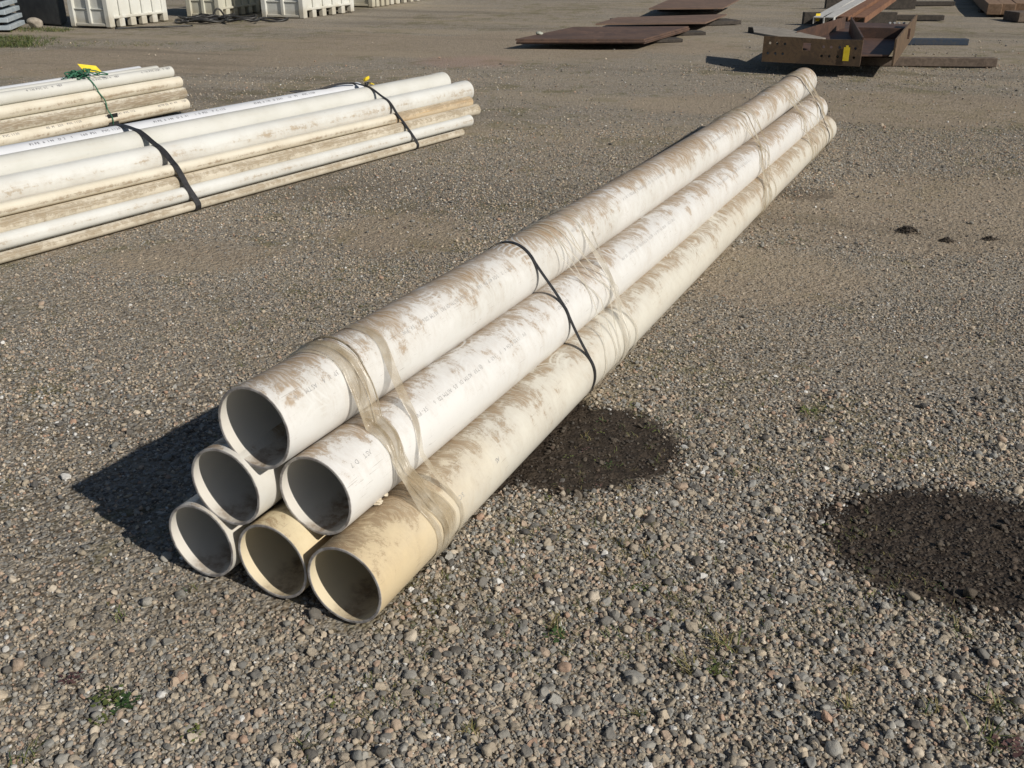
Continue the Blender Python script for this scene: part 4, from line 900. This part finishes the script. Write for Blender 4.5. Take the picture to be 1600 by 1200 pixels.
for v_ in range(12):
    ic = G.new('GeometryNodeMeshIcoSphere'); ic.inputs['Radius'].default_value = 1.0; ic.inputs['Subdivisions'].default_value = 3
    pos = G.new('GeometryNodeInputPosition'); cur = pos.outputs[0]
    ang_ = v_ < 8
    for c_ in range(9 if ang_ else 4):
        nrm = prs.normal(size=3); nrm /= np.linalg.norm(nrm); dd_ = prs.uniform(.42, .80) if ang_ else prs.uniform(.5, .85)
        dp = G.new('ShaderNodeVectorMath'); dp.operation = 'DOT_PRODUCT'; LK(cur, dp.inputs[0]); dp.inputs[1].default_value = nrm
        sb = G.new('ShaderNodeMath'); sb.operation = 'SUBTRACT'; LK(dp.outputs['Value'], sb.inputs[0]); sb.inputs[1].default_value = dd_
        mx = G.new('ShaderNodeMath'); mx.operation = 'MAXIMUM'; LK(sb.outputs[0], mx.inputs[0]); mx.inputs[1].default_value = 0
        mu = G.new('ShaderNodeMath'); mu.operation = 'MULTIPLY'; LK(mx.outputs[0], mu.inputs[0]); mu.inputs[1].default_value = .95 if ang_ else .75
        scv = G.new('ShaderNodeVectorMath'); scv.operation = 'SCALE'; scv.inputs[0].default_value = nrm; LK(mu.outputs[0], scv.inputs['Scale'])
        sv = G.new('ShaderNodeVectorMath'); sv.operation = 'SUBTRACT'; LK(cur, sv.inputs[0]); LK(scv.outputs[0], sv.inputs[1]); cur = sv.outputs[0]
    nz = G.new('ShaderNodeTexNoise'); nz.inputs['Scale'].default_value = 1.1; nz.inputs['Detail'].default_value = 2; off = G.new('ShaderNodeVectorMath'); off.operation = 'ADD'; LK(pos.outputs[0], off.inputs[0]); off.inputs[1].default_value = prs.uniform(-30, 30, 3); LK(off.outputs[0], nz.inputs['Vector'])
    ms = G.new('ShaderNodeMapRange'); LK(nz.outputs[0], ms.inputs[0]); ms.inputs[1].default_value = .25; ms.inputs[2].default_value = .75; ms.inputs[3].default_value = .78; ms.inputs[4].default_value = 1.3
    s2_ = G.new('ShaderNodeVectorMath'); s2_.operation = 'SCALE'; LK(cur, s2_.inputs[0]); LK(ms.outputs[0], s2_.inputs['Scale'])
    sp_ = G.new('GeometryNodeSetPosition'); LK(ic.outputs['Mesh'], sp_.inputs['Geometry']); LK(s2_.outputs[0], sp_.inputs['Position'])
    ssm = G.new('GeometryNodeSetShadeSmooth'); LK(sp_.outputs[0], ssm.inputs['Geometry']); ssm.inputs['Shade Smooth'].default_value = not ang_
    sm_ = G.new('GeometryNodeSetMaterial'); LK(ssm.outputs[0], sm_.inputs['Geometry']); sm_.inputs['Material'].default_value = M['stone']; LK(sm_.outputs[0], join.inputs[0])
iop = G.new('GeometryNodeInstanceOnPoints'); LK(gi.outputs[0], iop.inputs['Points']); LK(join.outputs[0], iop.inputs['Instance']); iop.inputs['Pick Instance'].default_value = True
LK(named('pick', 'INT'), iop.inputs['Instance Index']); LK(named('scl', 'FLOAT_VECTOR'), iop.inputs['Scale'])
e2r = G.new('FunctionNodeEulerToRotation'); LK(named('rot', 'FLOAT_VECTOR'), e2r.inputs[0]); LK(e2r.outputs[0], iop.inputs['Rotation']); LK(iop.outputs[0], go.inputs[0])
md = ob.modifiers.new('gravel', 'NODES'); md.node_group = ng

# ------------------------------------------------------------------ weeds
def leaf_mat(name, a, b):
    k = NT(name); o = k.obj(); n = k.noise(o, 8, 4, .6); k.col(k.mix(k.sm(n, .35, .65), a, b)); k.rough(.6)
    return k.m
M['weed'] = [leaf_mat('weed_green', (.075, .10, .028), (.14, .16, .045)), leaf_mat('weed_straw', (.17, .15, .055), (.27, .22, .10)), leaf_mat('weed_dark', (.03, .065, .018), (.05, .09, .025)), leaf_mat('weed_red', (.085, .045, .045), (.13, .07, .06))]
mb = MB(); rs = np.random.default_rng(99)
def blade(p, az, ln, wd, lean, m):
    dx = np.array([math.cos(az), math.sin(az), 0]); sd_ = np.array([-dx[1], dx[0], 0]); V = []
    for i, f in enumerate((0, .35, .7, 1)):
        q = p + dx * ln * lean * f ** 1.5 + ZZ * ln * (f * (1 - .45 * f * lean)); w_ = wd * (1 - f) ** .6 * .5 + .0002; V += [q - sd_ * w_, q + sd_ * w_]
    mb.add(V, [(0, 1, 3, 2), (2, 3, 5, 4), (4, 5, 7, 6)], m)
def tuft(p, size, nb, mix_):
    for _ in range(nb):
        m = rs.choice(4, p=mix_); blade(p + np.array([*(rs.normal(size=2) * size * .35), 0]), rs.uniform(0, 6.28), size * rs.uniform(.4, 1.1), size * rs.uniform(.05, .09), rs.uniform(.5, 1.3), m)
def broad(p, size, nb, m):
    size *= .75; nb = int(nb * .7)
    for _ in range(nb):
        az = rs.uniform(0, 6.28); rr = rs.uniform(.1, 1) * size; c0 = p + np.array([rr * math.cos(az), rr * math.sin(az), rs.uniform(.1, .5) * size]); s_ = size * rs.uniform(.12, .24); a2 = rs.uniform(0, 6.28)
        e1 = np.array([math.cos(a2), math.sin(a2), rs.uniform(-.3, .3)]) * s_; e2 = np.array([-math.sin(a2), math.cos(a2), rs.uniform(-.3, .3)]) * s_ * .7
        mb.add([c0 - e1, c0 - e2 * .8, c0 + e1 * .2 - e2, c0 + e1, c0 + e1 * .2 + e2, c0 - e2 * -.8], [(0, 1, 2, 3, 4, 5)], m)
def onpx(u, v): q = at(u, v, GZ); q[2] = float(gz(q[0], q[1])); return q
GR, ST = [.55, .33, .08, .04], [.25, .65, .05, .05]
for (u, v, s_, nb, mx_) in ((1068, 1045, .05, 26, ST), (1135, 1010, .055, 40, ST), (1125, 1045, .035, 22, GR), (960, 1000, .035, 16, GR), (870, 985, .045, 24, ST), (1320, 1105, .04, 20, ST), (1050, 915, .03, 14, GR), (1075, 945, .03, 14, ST),
        (975, 850, .035, 16, GR), (1015, 870, .035, 14, ST), (1150, 740, .035, 16, GR), (1265, 650, .04, 16, GR), (1290, 640, .035, 14, GR), (1500, 990, .04, 20, GR), (1560, 1105, .05, 30, GR), (1545, 1160, .05, 26, GR), (680, 990, .035, 16, ST),
        (1185, 735, .03, 12, ST), (990, 1120, .035, 18, GR), (735, 1145, .04, 20, ST), (480, 1170, .04, 20, GR), (190, 960, .035, 16, GR), (300, 925, .03, 14, ST), (40, 1190, .045, 24, GR), (700, 905, .03, 14, GR), (1330, 1050, .035, 16, ST), (1400, 720, .035, 14, GR), (1230, 860, .03, 10, ST), (1450, 1110, .04, 18, ST)):
    tuft(onpx(u, v), s_, nb, mx_)
for (u, v, s_, nb, m) in ((170, 1095, .05, 80, 0), (195, 1100, .045, 60, 2), (160, 1125, .035, 40, 0), (870, 995, .045, 60, 2), (1120, 1050, .04, 50, 0), (1000, 925, .035, 30, 0), (1260, 645, .05, 40, 0), (1020, 975, .03, 30, 3), (110, 1065, .04, 40, 3), (1165, 1005, .03, 24, 3), (1360, 930, .03, 24, 0), (300, 1150, .035, 30, 0), (1580, 1170, .05, 50, 3), (520, 1100, .03, 24, 0)):
    broad(onpx(u, v), s_, nb, m)
for _ in range(2200):     # sparse sprigs over the middle of the yard, in loose patches
    for _t in range(20):
        yy = rs.uniform(1.3, 11); xx = rs.uniform(-.7, .7) * yy
        if fbm(np.array([xx]), np.array([yy]), 31, 1.5)[0] > .35: break
    s_ = xx * SS[0] + yy * SS[1]; s3_ = (xx - base2[0]) * n2[0] + (yy - base2[1]) * n2[1]
    if -1.8 < s_ < -1.08 and yy < 8.5 or -.75 < s3_ < .1: continue
    q = np.array([xx, yy, float(gz(xx, yy))]); tuft(q, rs.uniform(.012, .026), 6, ST if rs.uniform() < .5 else GR) if rs.uniform() < .75 else broad(q, rs.uniform(.015, .035), 12, rs.choice([0, 2, 0, 3]))
for _ in range(900):     # fine sprigs between the nearest stones, in clusters
    for _t in range(20):
        yy = rs.uniform(1.25, 3.6); xx = rs.uniform(-.75, .75) * yy
        if fbm(np.array([xx]), np.array([yy]), 33, 2.6)[0] > .55: break
    s_ = xx * SS[0] + yy * SS[1]
    if -1.8 < s_ < -1.08 and yy > 1.0 and xx < .3: continue
    q = np.array([xx, yy, float(gz(xx, yy)) + .003]); tuft(q, rs.uniform(.010, .022), 6, [.40, .45, .10, .05]) if rs.uniform() < .7 else broad(q, rs.uniform(.012, .024), 9, rs.choice([0, 1, 1, 2]))
for _ in range(520):     # the thick green patch at the far left
    q = at(rs.normal(20, 28), rs.uniform(58, 74), GZ); q[2] = float(gz(q[0], q[1])); tuft(q, rs.uniform(.04, .11), 6, [.62, .08, .30, 0])
for _ in range(260):
    q = at(rs.uniform(90, 290), rs.normal(70, 2.5), GZ); q[2] = float(gz(q[0], q[1])); tuft(q, rs.uniform(.02, .045), 4, [.5, .35, .15, 0])
for _ in range(160):
    q = at(rs.uniform(10, 110), rs.normal(46, 2), GZ); q[2] = float(gz(q[0], q[1])); tuft(q, rs.uniform(.05, .12), 5, [.55, .2, .25, 0])
for _ in range(160):
    q = at(rs.uniform(280, 420), rs.normal(30, 2), GZ); q[2] = float(gz(q[0], q[1])); tuft(q, rs.uniform(.04, .08), 5, [.45, .3, .25, 0])
ob = mb.go('weeds', M['weed'], None, False, loc=(0, 0, 0)); tag(ob, 'low green and straw coloured weeds growing through the gravel', 'weeds', kind='stuff')
